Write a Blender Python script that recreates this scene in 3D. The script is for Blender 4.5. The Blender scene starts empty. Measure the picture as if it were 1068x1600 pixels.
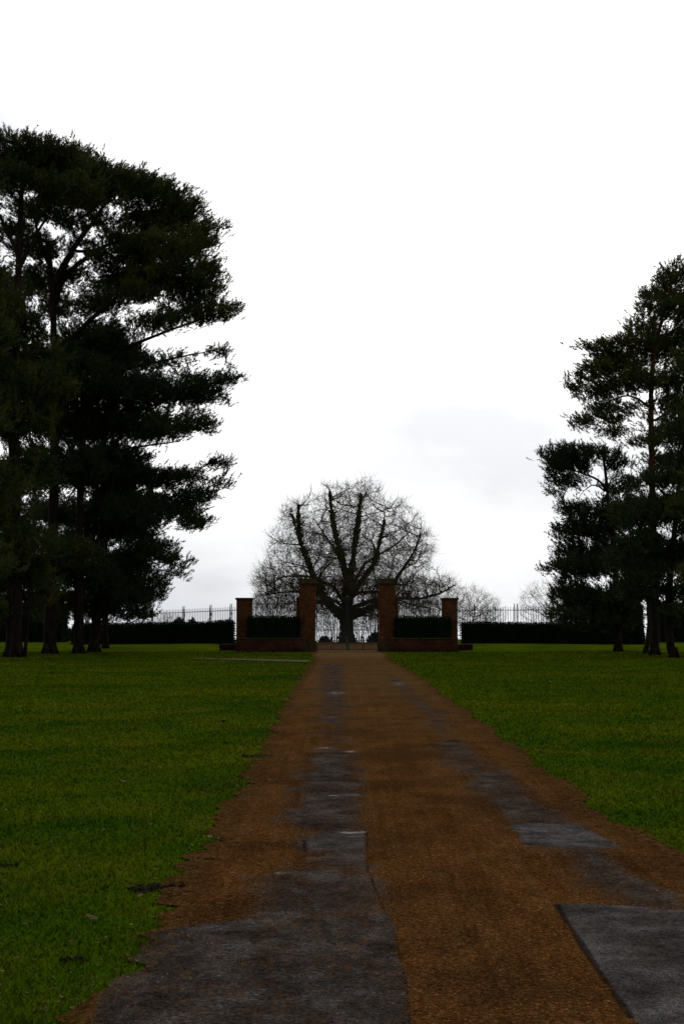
import bpy, math, random
import numpy as np
from mathutils import Vector
random.seed(7); RNG = np.random.default_rng(11)
S = bpy.context.scene
C = S.collection

# ------------------------------------------------------------------ camera
F = 2000.0; HC = 1.6; PITCH = math.atan(175.0/F)
cam_d = bpy.data.cameras.new('camera'); cam = bpy.data.objects.new('camera', cam_d); C.objects.link(cam)
cam.location = (0, 0, HC); cam.rotation_euler = (math.pi/2+PITCH, 0, 0)
cam_d.sensor_fit = 'VERTICAL'; cam_d.sensor_height = 36; cam_d.lens = F/1600*36
cam_d.clip_start = 0.05; cam_d.clip_end = 9000
S.camera = cam
S.render.resolution_x = 683; S.render.resolution_y = 1024
S.view_settings.view_transform = 'Standard'; S.view_settings.look = 'None'
S.view_settings.gamma = 1; S.view_settings.exposure = 0.22

# ------------------------------------------------------------------ sky and sun (overcast, brighter cloud ahead)
SUN_EL = math.radians(32); SUN_AZ = math.radians(8)      # azimuth from +Y
w = bpy.data.worlds.new('World'); S.world = w; w.use_nodes = True
nt = w.node_tree; N = nt.nodes; L = nt.links; N.clear()
out = N.new('ShaderNodeOutputWorld'); bg = N.new('ShaderNodeBackground'); bg.inputs[1].default_value = 0.1
sky = N.new('ShaderNodeTexSky'); sky.sky_type = 'NISHITA'; sky.sun_disc = False
sky.sun_elevation = SUN_EL; sky.sun_rotation = SUN_AZ; sky.dust_density = 3
hs = N.new('ShaderNodeHueSaturation'); hs.inputs['Saturation'].default_value = 0.5
L.new(sky.outputs[0], hs.inputs['Color'])
tc = N.new('ShaderNodeTexCoord'); sep = N.new('ShaderNodeSeparateXYZ'); L.new(tc.outputs['Generated'], sep.inputs[0])
# clouds: soft noise over the direction, flattened towards the horizon
mp = N.new('ShaderNodeMapping'); mp.inputs['Scale'].default_value = (2.6, 2.6, 6.5); mp.inputs['Location'].default_value = (3.1, 0.4, 1.7)
L.new(tc.outputs['Generated'], mp.inputs[0])
nz = N.new('ShaderNodeTexNoise'); nz.inputs['Scale'].default_value = 1.6; nz.inputs['Detail'].default_value = 5; nz.inputs['Roughness'].default_value = 0.5
L.new(mp.outputs[0], nz.inputs['Vector'])
cr = N.new('ShaderNodeValToRGB'); L.new(nz.outputs[0], cr.inputs[0])
cr.color_ramp.elements[0].position = 0.34; cr.color_ramp.elements[0].color = (0.64, 0.665, 0.71, 1)
cr.color_ramp.elements[1].position = 0.64; cr.color_ramp.elements[1].color = (1.06, 1.06, 1.055, 1)
# bright bank ahead (+Y), dim overcast behind and overhead
dp = N.new('ShaderNodeVectorMath'); dp.operation = 'DOT_PRODUCT'; L.new(tc.outputs['Generated'], dp.inputs[0])
dp.inputs[1].default_value = (0.0, 0.965, 0.26)
mr = N.new('ShaderNodeMapRange'); mr.interpolation_type = 'SMOOTHSTEP'; L.new(dp.outputs['Value'], mr.inputs[0])
mr.inputs[1].default_value = 0.15; mr.inputs[2].default_value = 0.92; mr.inputs[3].default_value = 4.4; mr.inputs[4].default_value = 10.1
vm = N.new('ShaderNodeVectorMath'); vm.operation = 'SCALE'; L.new(cr.outputs[0], vm.inputs[0]); L.new(mr.outputs[0], vm.inputs['Scale'])
# thin cool cloud layer low over the horizon
lo = N.new('ShaderNodeMapRange'); lo.interpolation_type = 'SMOOTHSTEP'; L.new(sep.outputs[2], lo.inputs[0]); lo.inputs[1].default_value = 0.0; lo.inputs[2].default_value = 0.24
lc = N.new('ShaderNodeMix'); lc.data_type = 'RGBA'; L.new(lo.outputs[0], lc.inputs[0]); lc.inputs[6].default_value = (0.80, 0.825, 0.86, 1); lc.inputs[7].default_value = (1.04, 1.04, 1.035, 1)
lm = N.new('ShaderNodeVectorMath'); lm.operation = 'MULTIPLY'; L.new(vm.outputs[0], lm.inputs[0]); L.new(lc.outputs[2], lm.inputs[1])
mx = N.new('ShaderNodeMix'); mx.data_type = 'RGBA'; mx.inputs[0].default_value = 0.9
L.new(hs.outputs[0], mx.inputs[6]); L.new(lm.outputs[0], mx.inputs[7])
L.new(mx.outputs[2], bg.inputs[0]); L.new(bg.outputs[0], out.inputs[0])

sd = bpy.data.lights.new('sun', 'SUN'); sd.energy = 0.5; sd.angle = math.radians(25); sd.color = (1, 0.96, 0.9)
so = bpy.data.objects.new('sun', sd); C.objects.link(so)
dv = Vector((math.sin(SUN_AZ)*math.cos(SUN_EL), math.cos(SUN_AZ)*math.cos(SUN_EL), math.sin(SUN_EL)))
so.rotation_euler = dv.to_track_quat('Z', 'Y').to_euler()

# ------------------------------------------------------------------ helpers
CA, SA = math.cos(PITCH), math.sin(PITCH)
def W(px, py, Y):
    u = px-534; v = 800-py
    k = Y/(F*CA - v*SA)
    return np.array([u*k, Y, HC+(F*SA+v*CA)*k])
def sstep(a, b, x):
    t = np.clip((x-a)/(b-a), 0, 1); return t*t*(3-2*t)
def terrain(x, y):
    x = np.asarray(x, float); y = np.asarray(y, float)
    z = 0.30*sstep(7.0, 8.2, np.abs(x))*sstep(75.5, 82, y)
    z = z + 0.03*np.sin(x*0.35+1.2)*np.sin(y*0.13)*sstep(2.5, 6, np.abs(x))
    z = z - 0.016*np.maximum(y-112, 0)
    return z
def G(px, py):
    """ground point under a picture position"""
    z = 0.0
    for _ in range(12):
        u = px-534; v = 800-py
        k = (z-HC)/(F*SA+v*CA); Y = k*(F*CA-v*SA); X = u*k
        z = float(terrain(X, Y))
    return np.array([X, Y, z])

def tag(o, label=None, cat=None, group=None, kind=None):
    if label: o['label'] = label
    if cat: o['category'] = cat
    if group: o['group'] = group
    if kind: o['kind'] = kind
    return o
def empty(name, loc, label=None, cat=None, group=None, rz=0):
    o = bpy.data.objects.new(name, None); C.objects.link(o); o.location = loc; o.rotation_euler = (0, 0, rz)
    o.empty_display_size = 0.3
    return tag(o, label, cat, group)
def mk(name, V, Fs, mat, parent=None, smooth=False):
    """V (n,3) world coordinates; Fs uniform (m,k) array or list of lists"""
    V = np.asarray(V, np.float32)
    if parent is not None:
        V = V - np.array(parent.location, np.float32)
    me = bpy.data.meshes.new(name)
    if isinstance(Fs, np.ndarray):
        m, k = Fs.shape
        me.vertices.add(len(V)); me.vertices.foreach_set('co', V.ravel())
        me.loops.add(m*k); me.loops.foreach_set('vertex_index', Fs.astype(np.int32).ravel())
        me.polygons.add(m); me.polygons.foreach_set('loop_start', np.arange(0, m*k, k, dtype=np.int32))
        me.polygons.foreach_set('loop_total', np.full(m, k, np.int32))
        me.update(calc_edges=True); me.validate()
    else:
        me.from_pydata([tuple(map(float, v)) for v in V], [], Fs)
    if smooth: me.shade_smooth()
    o = bpy.data.objects.new(name, me); C.objects.link(o); me.materials.append(mat)
    if parent is not None: o.parent = parent
    return o
class MB:
    def __init__(s): s.v = []; s.f = []
    def add(s, V, Fs):
        b = len(s.v); s.v += [tuple(map(float, p)) for p in V]; s.f += [tuple(b+i for i in f) for f in Fs]
    def box(s, x0, x1, y0, y1, z0, z1, bev=0.0):
        if bev <= 0:
            V = [(x0,y0,z0),(x1,y0,z0),(x1,y1,z0),(x0,y1,z0),(x0,y0,z1),(x1,y0,z1),(x1,y1,z1),(x0,y1,z1)]
            s.add(V, [(0,3,2,1),(4,5,6,7),(0,1,5,4),(1,2,6,5),(2,3,7,6),(3,0,4,7)]); return
        b = bev; V = []
        for z, i in ((z0+0, b), (z0+b, 0), (z1-b, 0), (z1, b)):
            V += [(x0+i,y0+i,z),(x1-i,y0+i,z),(x1-i,y1-i,z),(x0+i,y1-i,z)]
        Fs = [(3,2,1,0),(12,13,14,15)]
        for k in range(3):
            for j in range(4):
                a = k*4+j; c = k*4+(j+1) % 4; Fs.append((a, c, c+4, a+4))
        s.add(V, Fs)
    def tube(s, pts, rad, n=8, cap=True):
        pts = [np.asarray(p, float) for p in pts]
        if not hasattr(rad, '__len__'): rad = [rad]*len(pts)
        V, Fs = tube_geo(pts, rad, n); b = len(s.v)
        s.add(V, Fs)
        if cap:
            s.f.append(tuple(b+i for i in range(n))[::-1]); s.f.append(tuple(b+(len(pts)-1)*n+i for i in range(n)))
    def build(s, name, mat, parent=None, smooth=False): return mk(name, s.v, s.f, mat, parent, smooth)
def tube_geo(pts, rad, n):
    V = []; up = None; m = len(pts)
    for i in range(m):
        d = pts[min(i+1, m-1)]-pts[max(i-1, 0)]; d = d/(np.linalg.norm(d)+1e-9)
        if up is None:
            up = np.cross(d, [0.3, 1, 0.1]); up /= np.linalg.norm(up)+1e-9
        up = up-d*np.dot(up, d); up /= np.linalg.norm(up)+1e-9
        bb = np.cross(d, up)
        for k in range(n):
            a = 2*math.pi*k/n
            V.append(pts[i]+rad[i]*(math.cos(a)*up+math.sin(a)*bb))
    Fs = [(i*n+k, i*n+(k+1) % n, (i+1)*n+(k+1) % n, (i+1)*n+k) for i in range(m-1) for k in range(n)]
    return V, Fs

# ------------------------------------------------------------------ materials
def mat_new(name):
    m = bpy.data.materials.new(name); m.use_nodes = True
    t = m.node_tree; b = t.nodes['Principled BSDF']
    return m, t, t.nodes, t.links, b
def noise(t, scale, detail=4, rough=0.55, vec=None, dim='3D'):
    n = t.nodes.new('ShaderNodeTexNoise'); n.inputs['Scale'].default_value = scale; n.inputs['Detail'].default_value = detail
    n.inputs['Roughness'].default_value = rough
    if vec is not None: t.links.new(vec, n.inputs['Vector'])
    return n.outputs['Fac']
def ramp(t, src, stops):
    r = t.nodes.new('ShaderNodeValToRGB'); t.links.new(src, r.inputs[0])
    e = r.color_ramp.elements
    e[0].position = stops[0][0]; e[0].color = (*stops[0][1], 1); e[1].position = stops[-1][0]; e[1].color = (*stops[-1][1], 1)
    for p, c in stops[1:-1]:
        q = e.new(p); q.color = (*c, 1)
    return r.outputs[0]
def mixc(t, fac, a, b, mode='MIX'):
    m = t.nodes.new('ShaderNodeMix'); m.data_type = 'RGBA'; m.blend_type = mode
    for s, i in ((fac, 0), (a, 6), (b, 7)):
        if hasattr(s, 'links'): t.links.new(s, m.inputs[i])
        elif i == 0: m.inputs[0].default_value = s
        else: m.inputs[i].default_value = (*s, 1)
    return m.outputs[2]
def math_(t, op, a, b=0.0, c=None, clamp=False):
    m = t.nodes.new('ShaderNodeMath'); m.operation = op; m.use_clamp = clamp
    for i, s in enumerate((a, b) if c is None else (a, b, c)):
        if hasattr(s, 'links'): t.links.new(s, m.inputs[i])
        else: m.inputs[i].default_value = s
    return m.outputs[0]
def mrange(t, v, a, b, c=0.0, d=1.0):
    m = t.nodes.new('ShaderNodeMapRange'); m.interpolation_type = 'SMOOTHSTEP'; t.links.new(v, m.inputs[0])
    for i, x in zip((1, 2, 3, 4), (a, b, c, d)): m.inputs[i].default_value = x
    return m.outputs[0]
def bump(t, b, h, strength, dist):
    n = t.nodes.new('ShaderNodeBump'); n.inputs['Strength'].default_value = strength; n.inputs['Distance'].default_value = dist
    t.links.new(h, n.inputs['Height']); t.links.new(n.outputs[0], b.inputs['Normal'])
def pos(t): return t.nodes.new('ShaderNodeNewGeometry').outputs['Position']
def attr(t, name):
    a = t.nodes.new('ShaderNodeAttribute'); a.attribute_name = name; return a.outputs['Fac']
def mapping(t, vec, scale):
    m = t.nodes.new('ShaderNodeMapping'); m.inputs['Scale'].default_value = scale; t.links.new(vec, m.inputs[0]); return m.outputs[0]

def lawn_colour(t):
    p = pos(t)
    big = noise(t, 0.22, 4, 0.6, p); mid = noise(t, 1.3, 5, 0.65, mapping(t, p, (1, 0.6, 1))); fine = noise(t, 22, 4, 0.7, p)
    c = ramp(t, big, [(0.36, (0.022, 0.062, 0.003)), (0.5, (0.048, 0.090, 0.002)), (0.62, (0.090, 0.106, 0.003))])
    c2 = ramp(t, mid, [(0.34, (0.020, 0.056, 0.003)), (0.5, (0.044, 0.080, 0.003)), (0.68, (0.092, 0.076, 0.008))])
    c = mixc(t, 0.5, c, c2)
    sw = noise(t, 0.9, 5, 0.7, mapping(t, p, (0.35, 0.5, 1)))
    c = mixc(t, math_(t, 'MULTIPLY', mrange(t, sw, 0.46, 0.66), 0.4), c, (0.085, 0.100, 0.004))
    c = mixc(t, math_(t, 'MULTIPLY', mrange(t, sw, 0.46, 0.36), 0.5), c, (0.016, 0.050, 0.003))
    f = ramp(t, fine, [(0.3, (0.55, 0.55, 0.55)), (0.5, (0.95, 0.95, 0.95)), (0.72, (1.4, 1.35, 1.3))])
    c = mixc(t, 0.85, c, f, 'MULTIPLY')
    return c, p, fine, mid
def m_lawn():
    m, t, N_, L_, b = mat_new('lawn')
    c, p, fine, mid = lawn_colour(t)
    thin = mrange(t, noise(t, 2.1, 8, 0.8, p), 0.50, 0.70)
    c = mixc(t, math_(t, 'MULTIPLY', thin, 0.7), c, (0.050, 0.036, 0.009))
    lit = attr(t, 'litter')
    lit = mrange(t, math_(t, 'ADD', lit, math_(t, 'MULTIPLY', math_(t, 'SUBTRACT', noise(t, 1.7, 6, 0.8, p), 0.5), 1.5)), 0.35, 0.7)
    c = mixc(t, lit, c, mixc(t, noise(t, 30, 3, 0.7, p), (0.018, 0.009, 0.004), (0.06, 0.026, 0.010)))
    t.links.new(c, b.inputs['Base Color']); b.inputs['Roughness'].default_value = 1.0; b.inputs['Specular IOR Level'].default_value = 0.0
    bump(t, b, math_(t, 'ADD', fine, math_(t, 'MULTIPLY', mid, 2.0)), 0.7, 0.04)
    return m
def m_blade():
    m, t, N_, L_, b = mat_new('grass_blades')
    c, p, fine, mid = lawn_colour(t)
    r = attr(t, 'tint')
    c = mixc(t, r, mixc(t, 0.6, c, (1.25, 1.2, 1.0), 'MULTIPLY'), mixc(t, 1.0, c, (1.9, 1.7, 1.4), 'MULTIPLY'))
    t.links.new(c, b.inputs['Base Color']); b.inputs['Roughness'].default_value = 1.0; b.inputs['Specular IOR Level'].default_value = 0.0
    return m
def m_road():
    m, t, N_, L_, b = mat_new('gravel_drive')
    p = pos(t)
    st = mapping(t, p, (1, 0.45, 1))
    n1 = noise(t, 2.2, 7, 0.72, st); n2 = noise(t, 0.5, 4, 0.6, p); grit = noise(t, 95, 3, 0.8, p); grit2 = noise(t, 34, 4, 0.8, p)
    rut = noise(t, 1.0, 4, 0.6, mapping(t, p, (9, 0.12, 1)))
    brown = ramp(t, n1, [(0.34, (0.042, 0.019, 0.006)), (0.5, (0.074, 0.034, 0.0105)), (0.68, (0.112, 0.054, 0.017))])
    brown = mixc(t, math_(t, 'MULTIPLY', mrange(t, rut, 0.45, 0.65), 0.4), brown, (0.105, 0.056, 0.022))
    brown = mixc(t, math_(t, 'MULTIPLY', mrange(t, n2, 0.48, 0.62), 0.7), brown, (0.040, 0.019, 0.008))
    gg = ramp(t, grit, [(0.32, (0.15, 0.15, 0.15)), (0.5, (0.9, 0.9, 0.9)), (0.68, (2.3, 2.1, 1.9))])
    brown = mixc(t, 0.9, brown, gg, 'MULTIPLY')
    g2 = ramp(t, grit2, [(0.35, (0.4, 0.4, 0.4)), (0.65, (1.6, 1.55, 1.5))])
    brown = mixc(t, 0.8, brown, g2, 'MULTIPLY')
    vo = t.nodes.new('ShaderNodeTexVoronoi'); vo.inputs['Scale'].default_value = 85; t.links.new(p, vo.inputs['Vector'])
    sc = t.nodes.new('ShaderNodeSeparateColor'); t.links.new(vo.outputs['Color'], sc.inputs[0])
    stone = ramp(t, sc.outputs[0], [(0.0, (0.50, 0.50, 0.52)), (0.5, (0.92, 0.90, 0.88)), (0.88, (1.2, 1.15, 1.1)), (1.0, (2.3, 2.1, 2.0))])
    brown = mixc(t, 0.9, brown, stone, 'MULTIPLY')
    tan = attr(t, 'tan'); brown = mixc(t, math_(t, 'MULTIPLY', tan, 0.8), brown, mixc(t, 0.8, (0.125, 0.078, 0.034), g2, 'MULTIPLY'))
    grey = ramp(t, noise(t, 2.4, 8, 0.78, mapping(t, p, (1, 0.8, 1))), [(0.36, (0.013, 0.011, 0.010)), (0.5, (0.034, 0.031, 0.029)), (0.64, (0.074, 0.070, 0.068))])
    grey = mixc(t, 0.9, grey, gg, 'MULTIPLY')
    grey = mixc(t, 0.7, grey, g2, 'MULTIPLY')
    grey = mixc(t, 0.6, grey, stone, 'MULTIPLY')
    spk = mrange(t, noise(t, 22, 7, 0.9, p), 0.50, 0.60)
    grey = mixc(t, math_(t, 'MULTIPLY', spk, mrange(t, n1, 0.35, 0.65, 0.15, 0.85)), grey, (0.10, 0.045, 0.016))
    a = attr(t, 'asphalt')
    am = math_(t, 'ADD', a, math_(t, 'MULTIPLY', math_(t, 'SUBTRACT', n1, 0.5), 1.8))
    am = math_(t, 'ADD', am, math_(t, 'MULTIPLY', math_(t, 'SUBTRACT', grit2, 0.5), 1.3))
    am = mrange(t, am, 0.3, 0.7)
    c = mixc(t, am, brown, grey)
    pt = attr(t, 'patch')
    pcol = ramp(t, noise(t, 2.1, 8, 0.8, mapping(t, p, (1, 1.1, 1))), [(0.36, (0.020, 0.018, 0.017)), (0.5, (0.048, 0.045, 0.044)), (0.64, (0.095, 0.091, 0.092))])
    pcol = mixc(t, 0.9, pcol, gg, 'MULTIPLY')
    pcol = mixc(t, 0.7, pcol, g2, 'MULTIPLY')
    pcol = mixc(t, math_(t, 'MULTIPLY', spk, mrange(t, n1, 0.45, 0.7, 0.05, 0.7)), pcol, (0.07, 0.034, 0.014))
    c = mixc(t, mrange(t, math_(t, 'ADD', pt, math_(t, 'MULTIPLY', math_(t, 'SUBTRACT', n1, 0.5), 1.7)), 0.35, 0.85), c, pcol)
    ck = attr(t, 'crack')
    ckm = mrange(t, math_(t, 'ADD', ck, math_(t, 'MULTIPLY', math_(t, 'SUBTRACT', n1, 0.5), 1.6)), 0.4, 0.9)
    c = mixc(t, math_(t, 'MULTIPLY', ckm, 0.8), c, (0.008, 0.007, 0.006))
    edge = attr(t, 'rim')    # strewn leaves and dirt towards the verge
    em = mrange(t, math_(t, 'ADD', edge, math_(t, 'MULTIPLY', math_(t, 'SUBTRACT', noise(t, 9, 6, 0.8, p), 0.5), 1.4)), 0.45, 0.8)
    c = mixc(t, math_(t, 'MULTIPLY', em, 0.75), c, ramp(t, noise(t, 26, 7, 0.9, p), [(0.42, (0.008, 0.005, 0.002)), (0.5, (0.045, 0.020, 0.007)), (0.6, (0.15, 0.075, 0.026))]))
    t.links.new(c, b.inputs['Base Color'])
    wet = mrange(t, math_(t, 'ADD', math_(t, 'MULTIPLY', attr(t, 'wet'), 0.8), math_(t, 'MULTIPLY', math_(t, 'SUBTRACT', noise(t, 3, 6, 0.8, mapping(t, p, (0.7, 1.6, 1))), 0.5), 2.6)), 0.35, 0.95)
    rg = t.nodes.new('ShaderNodeMix'); rg.data_type = 'FLOAT'; t.links.new(wet, rg.inputs[0]); rg.inputs[2].default_value = 1.0; rg.inputs[3].default_value = 0.72
    gm = mrange(t, math_(t, 'ADD', attr(t, 'glint'), math_(t, 'MULTIPLY', math_(t, 'SUBTRACT', noise(t, 7, 6, 0.8, p), 0.5), 2.2)), 0.55, 1.0)
    rg2 = t.nodes.new('ShaderNodeMix'); rg2.data_type = 'FLOAT'; t.links.new(gm, rg2.inputs[0]); t.links.new(rg.outputs[0], rg2.inputs[2]); rg2.inputs[3].default_value = 0.52
    t.links.new(rg2.outputs[0], b.inputs['Roughness'])
    sp = t.nodes.new('ShaderNodeMix'); sp.data_type = 'FLOAT'; t.links.new(wet, sp.inputs[0]); sp.inputs[2].default_value = 0.0; sp.inputs[3].default_value = 0.035
    sp2 = t.nodes.new('ShaderNodeMix'); sp2.data_type = 'FLOAT'; t.links.new(gm, sp2.inputs[0]); t.links.new(sp.outputs[0], sp2.inputs[2]); sp2.inputs[3].default_value = 0.09
    t.links.new(sp2.outputs[0], b.inputs['Specular IOR Level'])
    bump(t, b, math_(t, 'ADD', math_(t, 'MULTIPLY', grit, 0.5), grit2), 0.5, 0.015)
    return m
def m_simple(name, stops, scale, rough=0.9, spec=0.1, bs=0.5, bd=0.02, det=6, msc=(1, 1, 1)):
    m, t, N_, L_, b = mat_new(name); p = mapping(t, pos(t), msc)
    n = noise(t, scale, det, 0.65, p)
    t.links.new(ramp(t, n, stops), b.inputs['Base Color']); b.inputs['Roughness'].default_value = rough
    b.inputs['Specular IOR Level'].default_value = spec
    if bs: bump(t, b, n, bs, bd)
    return m
def m_brick(name, c1, c2, mortar):
    m, t, N_, L_, b = mat_new(name); p = pos(t)
    s = t.nodes.new('ShaderNodeSeparateXYZ'); t.links.new(p, s.inputs[0])
    cb = t.nodes.new('ShaderNodeCombineXYZ'); t.links.new(math_(t, 'ADD', s.outputs[0], s.outputs[1]), cb.inputs[0]); t.links.new(s.outputs[2], cb.inputs[1])
    br = t.nodes.new('ShaderNodeTexBrick'); t.links.new(cb.outputs[0], br.inputs[0])
    br.inputs['Color1'].default_value = (*c1, 1); br.inputs['Color2'].default_value = (*c2, 1); br.inputs['Mortar'].default_value = (*mortar, 1)
    br.inputs['Scale'].default_value = 1; br.inputs['Brick Width'].default_value = 0.225; br.inputs['Row Height'].default_value = 0.075; br.inputs['Mortar Size'].default_value = 0.006
    st = ramp(t, noise(t, 1.4, 6, 0.7, p), [(0.3, (0.3, 0.28, 0.26)), (0.5, (0.85, 0.85, 0.8)), (0.7, (1.35, 1.3, 1.2))])
    c = mixc(t, 0.85, br.outputs[0], st, 'MULTIPLY')
    st2 = ramp(t, noise(t, 7, 4, 0.7, p), [(0.35, (0.6, 0.6, 0.6)), (0.65, (1.3, 1.3, 1.3))])
    c = mixc(t, 0.8, c, st2, 'MULTIPLY')
    damp = mrange(t, math_(t, 'ADD', s.outputs[2], math_(t, 'MULTIPLY', noise(t, 2, 4, 0.6, p), 0.8)), 0.3, 1.0)
    c = mixc(t, damp, mixc(t, 1.0, c, (0.45, 0.55, 0.42), 'MULTIPLY'), c)
    t.links.new(c, b.inputs['Base Color']); b.inputs['Roughness'].default_value = 0.92; b.inputs['Specular IOR Level'].default_value = 0.1
    bump(t, b, br.outputs['Fac'], -0.4, 0.01)
    return m
M = {
 'lawn': m_lawn(), 'blade': m_blade(), 'road': m_road(),
 'brick': m_brick('old_brick', (0.12, 0.044, 0.014), (0.08, 0.028, 0.010), (0.10, 0.06, 0.035)),
 'brick_red': m_brick('red_brick', (0.075, 0.022, 0.010), (0.05, 0.015, 0.008), (0.08, 0.045, 0.03)),
 'stone': m_simple('weathered_stone', [(0.3, (0.022, 0.016, 0.008)), (0.5, (0.055, 0.038, 0.018)), (0.75, (0.10, 0.065, 0.03))], 5),
 'iron': m_simple('black_iron', [(0.3, (0.010, 0.010, 0.011)), (0.7, (0.022, 0.021, 0.02))], 8, 0.6, 0.25, 0),
 'pale': m_simple('pale_timber', [(0.3, (0.16, 0.15, 0.12)), (0.7, (0.34, 0.32, 0.27))], 9),
 'bark': m_simple('pine_bark', [(0.3, (0.006, 0.005, 0.004)), (0.5, (0.016, 0.012, 0.009)), (0.75, (0.036, 0.026, 0.018))], 6, 0.95, 0.05, 0.9, 0.06, 6, (1, 1, 0.3)),
 'bark_grey': m_simple('grey_bark', [(0.3, (0.022, 0.019, 0.011)), (0.5, (0.048, 0.042, 0.024)), (0.75, (0.09, 0.080, 0.046))], 5, 0.95, 0.05, 0.8, 0.04, 6, (1, 1, 0.4)),
 'twig': m_simple('bare_twigs', [(0.3, (0.034, 0.029, 0.014)), (0.7, (0.085, 0.072, 0.036))], 2, 0.9, 0.05, 0),
 'twig_brown': m_simple('brown_twigs', [(0.3, (0.040, 0.028, 0.016)), (0.7, (0.085, 0.062, 0.038))], 2, 0.9, 0.05, 0),
 'needles': m_simple('pine_needles', [(0.3, (0.020, 0.036, 0.009)), (0.52, (0.052, 0.064, 0.013)), (0.72, (0.110, 0.096, 0.024))], 0.55, 0.8, 0.12, 0),
 'needles_cool': m_simple('dark_pine_needles', [(0.3, (0.014, 0.030, 0.012)), (0.52, (0.032, 0.050, 0.015)), (0.72, (0.062, 0.070, 0.020))], 0.6, 0.8, 0.12, 0),
 'yew': m_simple('yew_leaves', [(0.3, (0.003, 0.006, 0.003)), (0.7, (0.009, 0.015, 0.006))], 3, 0.95, 0.03, 0),
 'ivy': m_simple('ivy_leaves', [(0.3, (0.016, 0.028, 0.005)), (0.7, (0.055, 0.075, 0.013))], 2, 0.7, 0.15, 0),
 'leaf': m_simple('fallen_leaves', [(0.35, (0.04, 0.016, 0.006)), (0.55, (0.10, 0.05, 0.018)), (0.72, (0.30, 0.24, 0.14))], 9, 0.8, 0.1, 0),
 'soil': m_simple('dark_soil', [(0.3, (0.006, 0.005, 0.003)), (0.7, (0.022, 0.015, 0.008))], 14, 0.95, 0.05, 0.8, 0.02),
}

def m_scots():
    m, t, N_, L_, b = mat_new('scots_bark'); p = pos(t); s_ = t.nodes.new('ShaderNodeSeparateXYZ'); t.links.new(p, s_.inputs[0])
    n = noise(t, 6, 6, .65, mapping(t, p, (1, 1, .3)))
    c = mixc(t, mrange(t, s_.outputs[2], 5.5, 10), ramp(t, n, [(0.3, (0.006, 0.005, 0.004)), (0.75, (0.034, 0.024, 0.016))]), ramp(t, n, [(0.3, (0.03, 0.012, 0.005)), (0.75, (0.13, 0.05, 0.018))]))
    t.links.new(c, b.inputs['Base Color']); b.inputs['Roughness'].default_value = .95; b.inputs['Specular IOR Level'].default_value = .05; bump(t, b, n, .9, .06); return m
M['bark_warm'] = m_scots()
# ------------------------------------------------------------------ ground
EL = np.array([G(*p)[:2] for p in [(128,1600),(185,1520),(232,1450),(275,1375),(312,1320),(360,1250),(405,1180),(440,1110),(462,1068),(478,1045),(490,1034)]])
ER = np.array([G(*p)[:2] for p in [(1450,1600),(1068,1342),(1000,1302),(940,1268),(870,1215),(800,1165),(740,1118),(700,1092),(662,1062),(632,1043),(608,1031)]])
def edges(y):
    y = np.asarray(y, float)
    xl = np.interp(y, np.r_[-5, EL[:, 1], 70, 73, 78, 90, 112], np.r_[EL[0, 0], EL[:, 0], -1.75, -1.6, -1.7, -4.2, -9])
    xr = np.interp(y, np.r_[-5, ER[:, 1], 70, 73, 78, 90, 112], np.r_[ER[0, 0], ER[:, 0], 2.5, 2.25, 2.3, 4.6, 9])
    w_ = 0.05*np.sin(y*2.1)+0.035*np.sin(y*5.3+1)+0.02*np.sin(y*13.7)
    return xl+w_, xr-0.06*np.sin(y*1.7+2)-0.03*np.sin(y*6.1)
def grid_mesh(name, xs, ys, zf, mat, keep=None):
    X, Y = np.meshgrid(xs, ys); Z = zf(X, Y); V = np.stack([X, Y, Z], -1).reshape(-1, 3)
    nx = len(xs); ny = len(ys); i = np.arange((ny-1)*(nx-1)); r = i//(nx-1); c = i % (nx-1); a = r*nx+c
    Fs = np.stack([a, a+1, a+nx+1, a+nx], -1)
    return mk(name, V, Fs, mat, None, True), X.ravel(), Y.ravel()
def setattr_(o, name, vals):
    a = o.data.attributes.new(name, 'FLOAT', 'POINT'); a.data.foreach_set('value', np.asarray(vals, np.float32).ravel())
xs = np.unique(np.r_[np.linspace(-2500, -60, 25), np.linspace(-60, 60, 241), np.linspace(60, 2500, 25)])
ys = np.unique(np.r_[-60, -30, np.linspace(-10, 130, 281), np.geomspace(130, 3200, 26)])
gr, gx, gy = grid_mesh('lawn', xs, ys, terrain, M['lawn']); tag(gr, kind='structure')
lit = np.zeros(len(gx))
for (px, py, rx, ry) in [(95,1022,3.5,4),(150,1014,3,5),(10,1030,3,4),(60,1028,2.5,2),(975,1018,2,3),(1030,1026,3,4),(190,1012,2,5)]:
    g = G(px, py); lit = np.maximum(lit, np.exp(-(((gx-g[0])/rx)**2+((gy-g[1])/ry)**2)))
setattr_(gr, 'litter', lit*0.75)

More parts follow.
